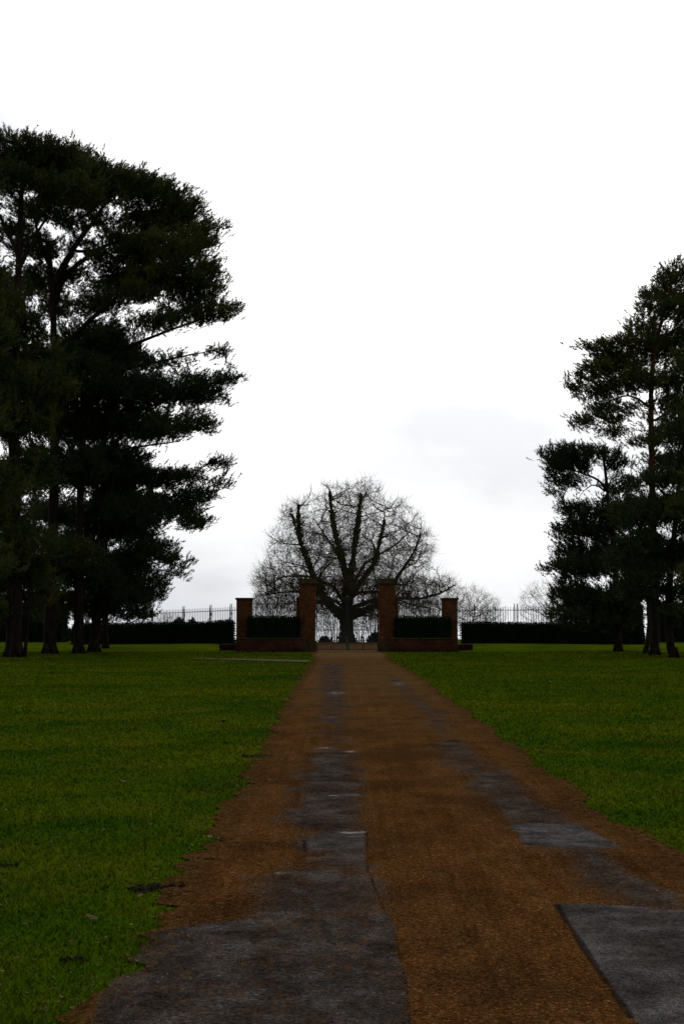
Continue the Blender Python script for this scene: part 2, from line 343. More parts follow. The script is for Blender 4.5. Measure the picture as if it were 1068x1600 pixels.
def road_build():
    ys = [2.0]
    while ys[-1] < 112: ys.append(ys[-1]+max(0.02, 0.0035*ys[-1]**1.15))
    ys = np.array(ys); n = 190
    xl, xr = edges(ys)
    # ragged verge
    rag = np.interp(ys, np.linspace(0, 115, 1400), RNG.normal(0, 1, 1400)); xl = xl+0.035*rag; rag = np.interp(ys, np.linspace(0, 115, 1400), RNG.normal(0, 1, 1400)); xr = xr+0.035*rag
    t = np.linspace(0, 1, n)[None, :]
    X = xl[:, None]*(1-t)+xr[:, None]*t; Y = np.repeat(ys[:, None], n, 1)
    Z = 0.012+0.018*(1-(2*t-1)**4)+terrain(X, Y)
    V = np.stack([X, Y, Z], -1).reshape(-1, 3)
    ny = len(ys); i = np.arange((ny-1)*(n-1)); r = i//(n-1); c = i % (n-1); a = r*n+c
    o = mk('gravel_drive', V, np.stack([a, a+1, a+n+1, a+n], -1), M['road'], None, True); tag(o, kind='structure')
    x = X.ravel(); y = Y.ravel()
    def poly(pts, soft=0.06):
        P = np.array([G(*p)[:2] for p in pts]); inside = np.zeros(len(x), bool); dist = np.full(len(x), 1e9)
        for k in range(len(P)):
            a_, b_ = P[k], P[(k+1) % len(P)]
            cond = ((a_[1] > y) != (b_[1] > y))
            with np.errstate(all='ignore'):
                xi = (b_[0]-a_[0])*(y-a_[1])/(b_[1]-a_[1]+1e-12)+a_[0]
            inside ^= cond & (x < xi)
            d = b_-a_; tt = np.clip(((x-a_[0])*d[0]+(y-a_[1])*d[1])/(d@d+1e-12), 0, 1)
            dist = np.minimum(dist, np.hypot(x-a_[0]-tt*d[0], y-a_[1]-tt*d[1]))
        sd_ = np.where(inside, dist, -dist)
        return np.clip(0.5+sd_/(2*soft), 0, 1)
    def line(pts, wd=0.02):
        P = np.array([G(*p)[:2] for p in pts]); dist = np.full(len(x), 1e9)
        for a_, b_ in zip(P[:-1], P[1:]):
            d = b_-a_; tt = np.clip(((x-a_[0])*d[0]+(y-a_[1])*d[1])/(d@d+1e-12), 0, 1)
            dist = np.minimum(dist, np.hypot(x-a_[0]-tt*d[0], y-a_[1]-tt*d[1]))
        return np.clip(1-dist/wd, 0, 1)
    A = np.zeros(len(x))
    for pts, s, k in [
        ([(100,1900),(150,1570),(218,1466),(300,1450),(420,1440),(610,1440),(640,1600),(660,1900)], .05, .95),
        ([(370,1445),(400,1375),(455,1358),(470,1305),(430,1290),(455,1240),(480,1180),(555,1180),(572,1240),(575,1365),(612,1445)], .22, .74),
        ([(488,1185),(490,1070),(500,1038),(540,1036),(552,1085),(556,1185)], .35, .56),
        ([(760,1275),(700,1200),(665,1160),(720,1158),(790,1200),(850,1250),(900,1290),(960,1330),(1068,1400),(1110,1430),(1000,1430),(900,1390),(850,1335)], .25, .66),
        ([(690,1170),(640,1110),(600,1065),(600,1050),(630,1060),(665,1090),(720,1135)], .35, .55)]:
        A = np.maximum(A, poly(pts, s)*k)
    setattr_(o, 'asphalt', A)
    P_ = np.maximum.reduce([poly([(868,1420),(960,1422),(1075,1430),(1300,1445),(1500,1800),(1190,1750),(985,1602),(920,1505)], .02),
                            poly([(792,1290),(905,1293),(975,1331),(820,1327)], .03),
                            poly([(478,1312),(572,1303),(576,1365),(478,1373)], .025)*.62,
                            poly([(515,1247),(566,1243),(568,1250),(520,1253)], .07)*.8,
                            poly([(500,1085),(548,1081),(548,1087),(500,1090)], .3)*.6,
                            poly([(605,1066),(640,1068),(636,1076),(610,1075)], .3)*.6,
                            poly([(510,1039),(530,1038),(530,1042),(510,1043)], .4)*.6])
    setattr_(o, 'patch', P_)
    gl = np.maximum.reduce([poly([(516,1305),(573,1304),(574,1309),(540,1311)], .05), poly([(486,1170),(526,1169),(522,1174),(490,1175)], .12), poly([(528,1176),(562,1175),(562,1180),(530,1180)], .12),
        poly([(508,1247),(568,1246),(566,1249),(512,1250)], .06), poly([(500,1083),(550,1082),(546,1087),(502,1088)], .25), poly([(512,1039),(530,1039),(530,1042),(512,1042)], .4), poly([(606,1067),(638,1067),(634,1073),(610,1073)], .25),
        poly([(400,1372),(470,1364),(478,1370),(410,1378)], .05)*.8, poly([(460,1316),(476,1314),(474,1330),(462,1330)], .04)*.6, poly([(690,1163),(740,1162),(760,1172),(705,1172)], .2)*.6])
    setattr_(o, 'glint', gl*np.where(y > 16, .72, .95))
    setattr_(o, 'crack', np.maximum.reduce([line([(574,1368),(600,1430),(620,1480),(636,1560),(645,1700)], .022)*.8, line([(868,1422),(920,1505),(985,1602)], .04),
                            line([(476,1312),(474,1375),(574,1368),(572,1303)], .022)*.9, line([(300,1452),(420,1442)], .02)*.6]))
    setattr_(o, 'wet', np.clip(A*.35+P_*.5, 0, 1))
    ed = np.minimum(x-np.repeat(xl, n), np.repeat(xr, n)-x)
    setattr_(o, 'rim', np.clip(1-ed/0.6, 0, 1)*np.where((y < 7.6) & (x < 0), .62, 1))
    tan = .42*sstep(9, 40, y)+.58*sstep(56, 66, y); setattr_(o, 'tan', tan)
    return o
road_build()
# narrow gravel path leaving the drive to the left
PATHC = [G(490, 1034), G(430, 1032.5), G(380, 1031), G(345, 1030.5), G(310, 1030)]
def side_path():
    pts = PATHC
    n = 60; ts = np.linspace(0, 1, n); P = np.array(pts); cx = np.interp(ts, np.linspace(0, 1, 5), P[:, 0]); cy = np.interp(ts, np.linspace(0, 1, 5), P[:, 1])
    wd = (1.35-0.7*ts)*(1+0.1*np.sin(ts*40)); V = []
    for i in range(n):
        for s in (-1, 1):
            y = cy[i]+s*wd[i]; x = cx[i]-0.2; V.append((x, y, float(terrain(x, y))+0.03))
    Fs = np.array([(2*i+1, 2*i+3, 2*i+2, 2*i) for i in range(n-1)])
    o = mk('side_path', V, Fs, M['path'], None, True); tag(o, kind='structure')
M['path'] = m_simple('path_gravel', [(0.35, (0.03, 0.026, 0.008)), (0.65, (0.075, 0.056, 0.022))], 6, 0.95, 0.05, 0.4)
side_path()

# grass blades near the camera
def path_half(x, y):
    P = np.array(PATHC); o = np.argsort(P[:, 0]); cy = np.interp(x, P[o, 0], P[o, 1], left=-99, right=-99); t = (P[o, 0][-1]-x)/(P[o, 0][-1]-P[o, 0][0])
    return (1.35-.7*t)-np.abs(y-cy)
def blades():
    n = 620000
    D = 4.6*np.exp(RNG.random(n)**1.1*math.log(74/4.6)); x = (RNG.random(n)*2-1)*(D*0.29+2.6)
    xl, xr = edges(D); ok = (x < xl+0.05+0.05*RNG.normal(size=n)) | (x > xr-0.05-0.05*RNG.normal(size=n))
    pa_ = path_half(x, D); ok &= ~(pa_ > 0)
    x = x[ok]; y = D[ok]; n = len(x)
    z = terrain(x, y)-0.003
    patch = 0.6+0.4*np.sin(x*3.1+np.sin(y*2.3)*2)*np.sin(y*1.7+x)
    h = (0.016+0.014*RNG.random(n))*(0.75+0.5*patch)*(1+y*0.010); wd = 0.0022+0.0009*y*RNG.random(n)
    a = RNG.random(n)*2*math.pi; dx = np.cos(a)*wd; dy = np.sin(a)*wd
    lx = RNG.normal(0, .6, n)*h; ly = RNG.normal(0, .6, n)*h
    V = np.empty((n, 3, 3)); V[:, 0] = np.stack([x-dx, y-dy, z], -1); V[:, 1] = np.stack([x+dx, y+dy, z], -1); V[:, 2] = np.stack([x+lx, y+ly, z+h], -1)
    o = mk('grass', V.reshape(-1, 3), np.arange(3*n).reshape(-1, 3), M['blade']); setattr_(o, 'tint', np.repeat(RNG.random(n), 3))
    tag(o, 'short damp mown grass covering the lawns on both sides of the drive', 'grass', kind='stuff')
blades()

# fallen leaves on lawn and verge
def leaves():
    V = []; Fs = []
    def leaf(x, y, s, z0=0.02):
        a = random.random()*6.28; z = float(terrain(x, y))+z0; c, s_ = math.cos(a), math.sin(a); b = len(V)
        for (u, v, q) in [(-1, 0, .1), (-.3, -.5, .3), (.5, -.4, .1), (1, 0, .5), (.4, .5, .35), (-.4, .45, 0)]:
            V.append((x+s*(u*c-v*s_), y+s*(u*s_+v*c), z+s*q*random.uniform(.3, 1.2)))
        Fs.append(tuple(range(b, b+6)))
    for _ in range(700):
        D = 4.8*math.exp(random.random()*math.log(60/4.8)); x = random.uniform(-1, 1)*D*.3
        xl, xr = edges(D)
        if xl < x < xr: continue
        leaf(x, D, random.uniform(.006, .015)*(1+D*.03), .03)
    for _ in range(2600):
        D = 4.8*math.exp(random.random()*math.log(40/4.8)); xl, xr = edges(D)
        x = float(xl)+random.gauss(.12, .22) if random.random() < .7 else float(xr)-random.gauss(.12, .22)
        leaf(x, D, random.uniform(.004, .012), .034)
    for px, py, s in [(347,1133,.10),(226,1476,.045),(144,1446,.045),(219,1411,.03),(192,1228,.05),(160,1305,.04),(328,1316,.04),(210,1480,.03),(124,1363,.02),(860,1068,.07),(1018,1135,.06)]:
        g = G(px, py); leaf(g[0], g[1], s, .04)
    o = mk('fallen_leaves', V, Fs, M['leaf']); tag(o, 'small dead leaves scattered over the lawn and along the drive edges', 'leaves', kind='stuff')
leaves()
def clods():
    info = [(245,1391,.13,.05,'dark torn clump of soil on the grass edge, the largest beside the left lower drive'),
            (325,1347,.05,.03,'small dark lump lying on the brown gravel just inside the left drive edge'),
            (6,1354,.07,.035,'dark clod of earth on the left lawn at the picture border'),
            (118,1502,.06,.03,'low dark earth clump on the left lawn nearest the camera'),
            (400,1183,.16,.05,'flat dark soil clump on the left grass edge halfway along the drive'),
            (905,1297,.12,.03,'thin dark dirt ridge on the right grass edge beside the grey asphalt patch')]
    for px, py, s, h, lab in info:
        g = G(px, py); m = MB(); nb = 7
        for k in range(nb):
            ox = (k/(nb-1)-.5)*2*s+random.gauss(0, .01); oy = random.gauss(0, .3)*s; r = s*random.uniform(.14, .38)*(1-.5*abs(k/(nb-1)-.5)); hh = h*random.uniform(.3, .65); r *= 1.35
            c = np.array([g[0]+ox, g[1]+oy, g[2]+.028]); V = []; n = 9
            for j in range(4):
                ph = j/3*math.pi/2
                for i in range(n):
                    a = 2*math.pi*i/n; q = random.uniform(.75, 1.2)
                    V.append(c+np.array([math.cos(a)*r*q*math.cos(ph), math.sin(a)*r*q*math.cos(ph), hh*math.sin(ph)*q-.02]))
            Fs = [(j*n+i, j*n+(i+1) % n, (j+1)*n+(i+1) % n, (j+1)*n+i) for j in range(3) for i in range(n)]+[tuple(range(3*n, 4*n))]
            m.add(V, Fs)
        o = m.build('soil_clump', M['soil']); tag(o, lab, 'soil clump', 'clumps of soil along the drive')
clods()

# ------------------------------------------------------------------ walls, piers, hedges
def zpx(py, Y): return float(W(534, py, Y)[2])
def xpx(px, Y, py=980): return float(W(px, py, Y)[0])
def leafy(V0, V1, n, size, flat=1.0):
    """n little leaf triangles scattered over the surface points V0 with normals V1"""
    idx = RNG.integers(0, len(V0), n); p = V0[idx]+RNG.normal(0, .02, (n, 3))+V1[idx]*RNG.random((n, 1))*size*0.9
    A = RNG.normal(size=(n, 3)); A /= np.linalg.norm(A, axis=1)[:, None]; B = RNG.normal(size=(n, 3)); B = np.cross(A, B); B /= np.linalg.norm(B, axis=1)[:, None]
    s = size*(0.5+RNG.random((n, 1)))
    V = np.empty((n, 3, 3)); V[:, 0] = p-B*s*.35; V[:, 1] = p+B*s*.35; V[:, 2] = p+A*s+V1[idx]*s*.5
    return V.reshape(-1, 3), np.arange(3*n).reshape(-1, 3)
def hedge(name, x0, x1, y0, y1, topf, label, cat='hedge', group=None, zb=None, dens=260, rough=.05, size=.07):
    """clipped hedge: a lumpy solid body and the leaf sprays standing off it"""
    xc = (x0+x1)/2; yc = (y0+y1)/2; z0 = float(terrain(xc, yc))-.1 if zb is None else zb
    root = empty(name, (xc, yc, z0), label, cat, group)
    st = .14; nx = max(4, int((x1-x0)/st)); ny = max(4, int((y1-y0)/st)); H = topf((x0+x1)/2)-z0; nz_ = max(4, int(H/st))
    V = []; Nn = []; Fs = []
    def sheet(f, nu, nv, nrm):
        b = len(V)
        for j in range(nv+1):
            for i in range(nu+1):
                p = f(i/nu, j/nv); V.append(p); Nn.append(nrm)
        for j in range(nv):
            for i in range(nu):
                a = b+j*(nu+1)+i; Fs.append((a, a+1, a+nu+2, a+nu+1))
    def rp(x, y, q, bulge):
        # rounded box point: q = 0..1 of height
        t = topf(x); z = z0+(t-z0)*q
        w1 = math.sin(x*3.1+z*2.3)*math.sin(y*2.7+z*3.9)*rough+math.sin(x*8.3+y*7.1+z*6)*rough*.4
        rd = .12*max(0, (q-.85)/.15)**2
        xx = x0+(x-x0)*1; e = .12
        cx = xc; cy = yc
        k = 1-rd
        return (cx+(x-cx)*(1-rd*.5/(x1-x0))+w1*.5*(1 if x > cx else -1)*(abs(x-cx)/(x1-x0)*2)**8, cy+(y-cy)*(1-rd*.6/(y1-y0))+w1*(1 if y > cy else -1), z+w1*.6*(1 if q > .99 else 0)-(.05 if (q > .99 and (abs(x-cx) > (x1-x0)/2-.08 or abs(y-cy) > (y1-y0)/2-.08)) else 0))
    sheet(lambda u, v: rp(x0+(x1-x0)*u, y0, v, 1), nx, nz_, (0, -1, 0))
    sheet(lambda u, v: rp(x0+(x1-x0)*(1-u), y1, v, 1), nx, nz_, (0, 1, 0))
    sheet(lambda u, v: rp(x0, y0+(y1-y0)*(1-u), v, 1), ny, nz_, (-1, 0, 0))
    sheet(lambda u, v: rp(x1, y0+(y1-y0)*u, v, 1), ny, nz_, (1, 0, 0))
    sheet(lambda u, v: rp(x0+(x1-x0)*u, y0+(y1-y0)*v, 1, 1), nx, ny, (0, 0, 1))
    mk('body', V, Fs, M['yew'], root)
    V = np.array(V); Nn = np.array(Nn, float)
    area = (x1-x0)*(H*2)+(x1-x0)*(y1-y0)
    LV, LF = leafy(V, Nn, int(area*dens), size); mk('foliage', LV, LF, M['yew'], root)
    return root

YW = 73.3          # low front walls
def low_wall(xa, xb, side, label):
    z1 = zpx(997, YW); root = empty('brick_wall', ((xa+xb)/2, YW, 0), label, 'wall', 'low brick walls beside the gate')
    m = MB(); m.box(xa, xb, YW, YW+.32, -.1, z1-.06)
    ret_x = (xa+.003, xa+.32) if side < 0 else (xb-.32, xb-.003)
    m.box(ret_x[0], ret_x[1], YW+.322, 75.0, -.1, z1-.062)
    px0 = (xb-.62, xb+.03) if side < 0 else (xa-.03, xa+.62)   # end pier of the wall next to the gate pier
    m.build('brickwork', M['brick_red'], root)
    m = MB(); m.box(px0[0], px0[1], YW-.05, YW+.37, -.1, z1-.063); m.build('end_block', M['brick_red'], root)
    m = MB(); m.box(xa-.05, xb+.05, YW-.08, YW+.40, z1-.058, z1, .012); m.build('coping', M['stone'], root)
low_wall(xpx(372, YW), xpx(475, YW), -1, 'low red brick wall with stone coping left of the gate, in front of the clipped box hedge')
low_wall(xpx(609, YW), xpx(714, YW), 1, 'low red brick wall with stone coping right of the gate, in front of the clipped box hedge')
def stub(px0, px1, label):
    Y = 77.0; xa, xb = xpx(px0, Y), xpx(px1, Y); zb = float(terrain((xa+xb)/2, Y)); root = empty('retaining_wall', ((xa+xb)/2, Y, zb), label, 'wall', 'stub walls beside the end piers')
    z1 = zpx(1006.5, Y)
    m = MB(); m.box(xa, xb, Y, Y+.5, zb-.3, z1-.05); m.build('brickwork', M['brick_red'], root)
    m = MB(); m.box(xa-.02, xb+.02, Y-.04, Y+.52, z1-.048, z1, .01); m.build('coping', M['brick_red'], root)
stub(343, 369, 'very low brick retaining wall at the foot of the left hedge, beside the left end pier')
stub(714, 738, 'very low brick retaining wall at the foot of the right hedge, beside the right end pier')

YP = 75.0
def big_pier(px0, px1, wing, label):
    xa, xb = xpx(px0, YP), xpx(px1, YP); xc = (xa+xb)/2; wd = xb-xa; root = empty('gate_pier', (xc, YP+wd/2, 0), label, 'gate pier', 'tall gate piers')
    zt = zpx(914, YP); ztop = zpx(905, YP); yb = YP+wd
    m = MB(); m.box(xa, xb, YP, yb, .62, zt, .01)
    # rusticated courses: slightly proud quoin blocks on the corners
    z = .66; k = 0
    while z < zt-.3:
        h = .27; ln = .34 if k % 2 else .22
        for sx in (0, 1):
            q0 = xa-.012 if sx == 0 else xb-ln; q1 = xa+ln if sx == 0 else xb+.012
            m.box(q0, q1, YP-.012, YP+ln, z, z+h-.02)
        z += h; k += 1
    m.build('shaft', M['brick'], root)
    m = MB(); m.box(xa-.05, xb+.05, YP-.05, yb+.05, -.1, .56); m.box(xa-.03, xb+.03, YP-.03, yb+.03, .5605, .6195, .01); m.build('plinth', M['stone'], root)
    m = MB(); m.box(xa-.05, xb+.05, YP-.05, yb+.05, zt+.001, zt+.06, .01); m.box(xa-.12, xb+.12, YP-.12, yb+.12, zt+.061, zt+.19, .02); m.build('cornice', M['stone'], root)
    m = MB(); m.box(xa-.02, xb+.02, YP-.02, yb+.02, zt+.191, zt+.30, .02); m.box(xa+.06, xb-.06, YP+.06, yb-.06, zt+.301, ztop+.05, .04); m.build('cap', M['stone'], root)
    wz = zpx(935, YP)
    w0, w1 = (xa-.18, xa-.002) if wing < 0 else (xb+.002, xb+.18)
    m = MB(); m.box(w0, w1, YP+.25, yb-.2, .0, wz, .01); m.box(w0+(-.02 if wing < 0 else 0), w1+(.02 if wing > 0 else 0), YP+.22, yb-.17, wz+.001, wz+.07, .01); m.build('side_pilaster', M['brick'], root)
big_pier(467.5, 492.5, -1, 'tall square brick pier with dark stone cap on the left side of the gate')
big_pier(591.8, 617.6, 1, 'tall square brick pier with dark stone cap on the right side of the gate')
def small_pier(px0, px1, label):
    xa, xb = xpx(px0, YP), xpx(px1, YP); xc = (xa+xb)/2; wd = xb-xa; root = empty('end_pier', (xc, YP+wd/2, 0), label, 'end pier', 'shorter outer piers')
    zt = zpx(938, YP)
    m = MB(); m.box(xa, xb, YP, YP+wd, .5, zt, .01); m.build('shaft', M['brick'], root)
    m = MB(); m.box(xa-.03, xb+.03, YP-.03, YP+wd+.03, -.1, .499); m.build('plinth', M['brick'], root)
    m = MB(); m.box(xa-.03, xb+.03, YP-.03, YP+wd+.03, zt+.001, zt+.05, .01); m.box(xa-.07, xb+.07, YP-.07, YP+wd+.07, zt+.051, zt+.15, .02); m.build('coping', M['stone'], root)
small_pier(369, 393, 'shorter brick pier with flat coping at the left end of the gate walls')
small_pier(691, 714.5, 'shorter brick pier with flat coping at the right end of the gate walls')

hx0, hx1 = xpx(387.5, 74), xpx(466, 74)
hedge('box_hedge', hx0, hx1, 73.75, 74.92, lambda x: zpx(964.5, 74), 'dark square-clipped hedge behind the low wall left of the gate', group='clipped hedges behind the low walls', zb=-.05, rough=.03)
hx0, hx1 = xpx(618.5, 74), xpx(703, 74)
hedge('box_hedge', hx0, hx1, 73.75, 74.92, lambda x: zpx(965, 74), 'dark square-clipped hedge behind the low wall right of the gate', group='clipped hedges behind the low walls', zb=-.05, rough=.03)
YH = 84
def ltop(x):
    px = 534+x/YH*F; return zpx(np.interp(px, [150, 250, 330, 341, 363], [975.5, 974.5, 973.5, 971, 970.5]), YH)
def rtop(x):
    px = 534+x/YH*F; return zpx(np.interp(px, [722, 800, 900, 1040], [973.5, 974.5, 975.5, 975.5]), YH)
hedge('long_hedge', xpx(113, YH), xpx(363.5, YH), YH, YH+1.3, ltop, 'long low clipped dark hedge running left from the left end pier', group='long hedges on each side', rough=.03)
hedge('long_hedge', xpx(723, YH), xpx(1004, YH), YH, YH+1.3, rtop, 'long low clipped dark hedge running right from the right end pier', group='long hedges on each side', rough=.03)
YT = 92
hedge('tall_hedge', xpx(-80, YT), xpx(97, YT), YT, YT+2, lambda x: zpx(945, YT), 'tall dark clipped hedge behind the left pine trunks', group='tall hedges behind the pines', rough=.08, dens=120, size=.12)
hedge('tall_hedge', xpx(1022, YT), xpx(1150, YT), YT, YT+2, lambda x: zpx(944.5, YT), 'tall dark clipped hedge behind the right pine trunks at the border of the picture', group='tall hedges behind the pines', rough=.06, dens=120, size=.12)
hedge('tall_hedge', xpx(930, YT), xpx(1005, YT), YT, YT+2, lambda x: zpx(945.5, YT), 'short length of tall dark hedge left of the gap between the right pine trunks', group='tall hedges behind the pines', rough=.06, dens=120, size=.12)

# ------------------------------------------------------------------ railings and gate
def finial(m, x, y, z, s=.05):
    m.tube([(x, y, z), (x, y, z+s*.6), (x, y, z+s*1.2), (x, y, z+s*2.6)], [s*.25, s*.6, s*.4, .002], 5)
def railing(P0, P1, ztop, zbot, spacing, posts, label, post_top=.22, brace=True, group='iron railings', bar=.016, drop=0):
    P0 = np.array(P0, float); P1 = np.array(P1, float); d = P1-P0; Ln = np.linalg.norm(d); d /= Ln; nrm = np.array([-d[1], d[0]])
    mid = (P0+P1)/2; root = empty('iron_railing', (mid[0], mid[1], zbot), label, 'railing', group)
    m = MB(); k = 0; s = spacing/2
    while s < Ln:
        p = P0+d*s; zd = ztop-drop*s/Ln; m.tube([(p[0], p[1], zbot), (p[0], p[1], zd+.05)], bar, 4); finial(m, p[0], p[1], zd+.05, .035); s += spacing
    m.build('bars', M['iron'], root)
    for zz in (ztop-.10, zbot+.25):
        m = MB(); m.tube([(*P0, zz), (*P1, zz-(drop if zz > 1 else 0))], .022, 4); m.build('rail', M['iron'], root)
    zt0 = ztop
    for s in posts:
        ztop = zt0-drop*s
        for off in (-.09, .09):
            p = P0+d*(s*Ln+off); m = MB(); m.tube([(p[0], p[1], zbot-.4), (p[0], p[1], ztop+post_top)], .03, 6); finial(m, p[0], p[1], ztop+post_top, .06)
            if brace:
                q = -nrm if nrm[1] > 0 else nrm   # scrolled stay leaning from the post
                dd = np.array([-.55, -.35])
                pts = []
                for j in range(13):
                    u = j/12; w_ = math.sin(u*math.pi*2)*.07
                    r = u**1.6*.75
                    pts.append((p[0]+dd[0]*r+w_, p[1]+dd[1]*r, ztop-.12-u*1.25))
                m.tube(pts, .022, 5)
            m.build('post', M['iron'], root)
    return root
zr = zpx(951, 86)
railing((xpx(371, 85.5), 85.5), (xpx(236, 95), 95), zr, .6, .22, (.07, .29, .60, .985), 'receding black iron railing with braced double posts above the left long hedge', drop=.17)
railing((xpx(708, 86), 86), (xpx(885, 86), 86), zr, .6, .17, (.55, .985), 'black iron railing with a double post above the right long hedge', brace=False)
zr2 = zpx(941, 75.6)
railing((xpx(394, 75.6), 75.6), (xpx(463, 75.6), 75.6), zr2, .5, .14, (), 'fine black iron railing between the two left piers above the box hedge', bar=.012)
railing((xpx(622, 75.6), 75.6), (xpx(690.5, 75.6), 75.6), zr2, .5, .14, (), 'fine black iron railing between the two right piers above the box hedge', bar=.012)
def gate_leaf(x0, x1, label):
    Y = 75.55; root = empty('gate_leaf', ((x0+x1)/2, Y, 0), label, 'gate', 'pair of iron gates')
    z1 = zpx(936, Y); z0 = .07
    for x in (x0, x1):
        m = MB(); m.box(x-.03, x+.03, Y-.03, Y+.03, z0, z1+.06); finial(m, x, Y, z1+.06, .07); m.build('stile', M['iron'], root)
    for z in (z0+.04, .62, 1.25, z1-.12):
        m = MB(); m.box(x0+.031, x1-.031, Y-.018, Y+.018, z-.022, z+.022); m.build('rail', M['iron'], root)
    m = MB(); n = 13
    for i in range(1, n):
        x = x0+(x1-x0)*i/n; h = z1+.12*math.sin(math.pi*i/n); m.tube([(x, Y, z0+.06), (x, Y, h)], .017, 4); finial(m, x, Y, h, .035)
    m.build('bars', M['iron'], root)
    m = MB()
    for i in range(n*1):
        x = x0+(x1-x0)*(i+.5)/n; m.tube([(x, Y, z0+.06), (x, Y, .82)], .016, 4); finial(m, x, Y, .82, .03)
    m.build('dog_bars', M['iron'], root)
xg0, xg1 = xpx(493.5, 75.55), xpx(591, 75.55); xm = (xg0+xg1)/2
gate_leaf(xg0+.04, xm-.04, 'left leaf of the closed black iron gate, hung on the left tall pier')
gate_leaf(xm+.04, xg1-.04, 'right leaf of the closed black iron gate, hung on the right tall pier')
for px, lab in ((517, 'short pale post behind the left gate leaf'), (541.5, 'short pale post behind the middle of the gate, in front of the tree trunk'), (567, 'short pale post behind the right gate leaf')):
    Y = 78.0; x = xpx(px, Y); zt = zpx(995.5, Y); root = empty('bollard', (x, Y, 0), lab, 'bollard', 'pale posts behind the gate')
    m = MB()
    m.tube([(x, Y, -.1), (x, Y, .35), (x, Y, zt-.05)], [.062, .055, .05], 10); m.build('shaft', M['pale'], root)
    m = MB(); m.tube([(x, Y, zt-.049), (x, Y, zt-.02), (x, Y, zt+.01), (x, Y, zt+.03)], [.07, .075, .05, .01], 10); m.build('cap', M['pale'], root)

# ------------------------------------------------------------------ trees
def resample(pts, step):
    pts = np.array(pts, float); d = np.r_[0, np.cumsum(np.linalg.norm(np.diff(pts, axis=0), axis=1))]
    n = max(2, int(d[-1]/step)+1); s = np.linspace(0, d[-1], n)
    # smooth through a Catmull-like blend
    out = np.stack([np.interp(s, d, pts[:, k]) for k in range(3)], -1)
    for _ in range(3): out[1:-1] = out[1:-1]*.5+(out[:-2]+out[2:])*.25
    return out
def grow(seeds, att, step, kill, influence=1e9, maxit=90, wob=.15, trop=(0, 0, 0), tip=.02, ex=2.4, rng=RNG):
    P = []; par = []; rmin = []
    for pts, r0, r1 in seeds:
        q = resample(pts, step)
        if not P:
            start = -1; k0 = 0
        else:
            dd = np.linalg.norm(np.array(P)-q[0], axis=1); start = int(dd.argmin()); k0 = 1
            q[0] = P[start]
        q[1:-1] += rng.normal(0, .04*step, q[1:-1].shape)
        last = start; n = len(q)
        for i in range(k0, n):
            P.append(q[i]); par.append(last); rmin.append(r0+(r1-r0)*(i/(n-1))**.8); last = len(P)-1
    P = list(map(np.asarray, P)); A = np.array(att, float)
    PA = np.array(P); D = np.linalg.norm(A[:, None]-PA[None], axis=2) if len(A)*len(PA) < 4e7 else None
    near = D.argmin(1); nd = D.min(1); alive = nd > kill
    nch = {}
    trop = np.array(trop)
    for it in range(maxit):
        act = np.where(alive & (nd < influence))[0]
        if len(act) == 0: break
        nn = near[act]; PP = np.array(P); v = A[act]-PP[nn]; v /= np.linalg.norm(v, axis=1)[:, None]+1e-9
        u, inv = np.unique(nn, return_inverse=True); acc = np.zeros((len(u), 3)); np.add.at(acc, inv, v)
        new = []; newp = []
        for j, ni in enumerate(u):
            c = nch.get(int(ni), 0)
            if c >= (4 if rmin[ni] > 0 else 3): continue
            dvec = acc[j]; l = np.linalg.norm(dvec)
            if l < 1e-6: continue
            dvec = dvec/l
            if par[ni] >= 0:
                pd = PP[ni]-PP[par[ni]]; pd /= np.linalg.norm(pd)+1e-9; dvec = dvec+.35*pd*(c == 0)
            dvec = dvec+rng.normal(0, wob, 3)+trop; dvec /= np.linalg.norm(dvec)
            new.append(PP[ni]+dvec*step); newp.append(int(ni)); nch[int(ni)] = c+1
        if not new: break
        b = len(P); P += new; par += newp; rmin += [0]*len(new)
        NA = np.array(new); idx = np.where(alive)[0]
        for c0 in range(0, len(NA), 400):
            D = np.linalg.norm(A[idx][:, None]-NA[None, c0:c0+400], axis=2); am = D.argmin(1); dm = D.min(1); bt = dm < nd[idx]
            near[idx[bt]] = b+c0+am[bt]; nd[idx[bt]] = dm[bt]
        alive &= nd > kill
    P = np.array(P); par = np.array(par); n = len(P); cnt = np.zeros(n)
    haschild = np.zeros(n, bool); haschild[par[par >= 0]] = True
    cnt[~haschild] = 1
    r = np.zeros(n); acc = np.where(haschild, 0.0, tip**ex)
    for i in range(n-1, -1, -1):
        r[i] = acc[i]**(1/ex)
        if par[i] >= 0: acc[par[i]] += acc[i]
    # accumulate order: children always later than parents
    seedn = np.array(rmin) > 0
    r = np.where(seedn, np.array(rmin), r)
    for i in range(n):
        if par[i] >= 0: r[i] = min(r[i], r[par[i]]*.95 if not seedn[i] else r[i])
    grow.nd = nd
    return P, par, r, ~haschild, seedn
def chains(P, par, r):
    n = len(P); ch = [[] for _ in range(n)]
    for i in range(n):
        if par[i] >= 0: ch[par[i]].append(i)
    out = []; st = [(-1, i) for i in range(n) if par[i] < 0]
    while st:
        p0, i = st.pop(); c = [p0] if p0 >= 0 else []
        c.append(i)
        while ch[i]:
            k = max(ch[i], key=lambda j: r[j])
            for j in ch[i]:
                if j != k: st.append((i, j))
            i = k; c.append(i)
        out.append(c)
    return out
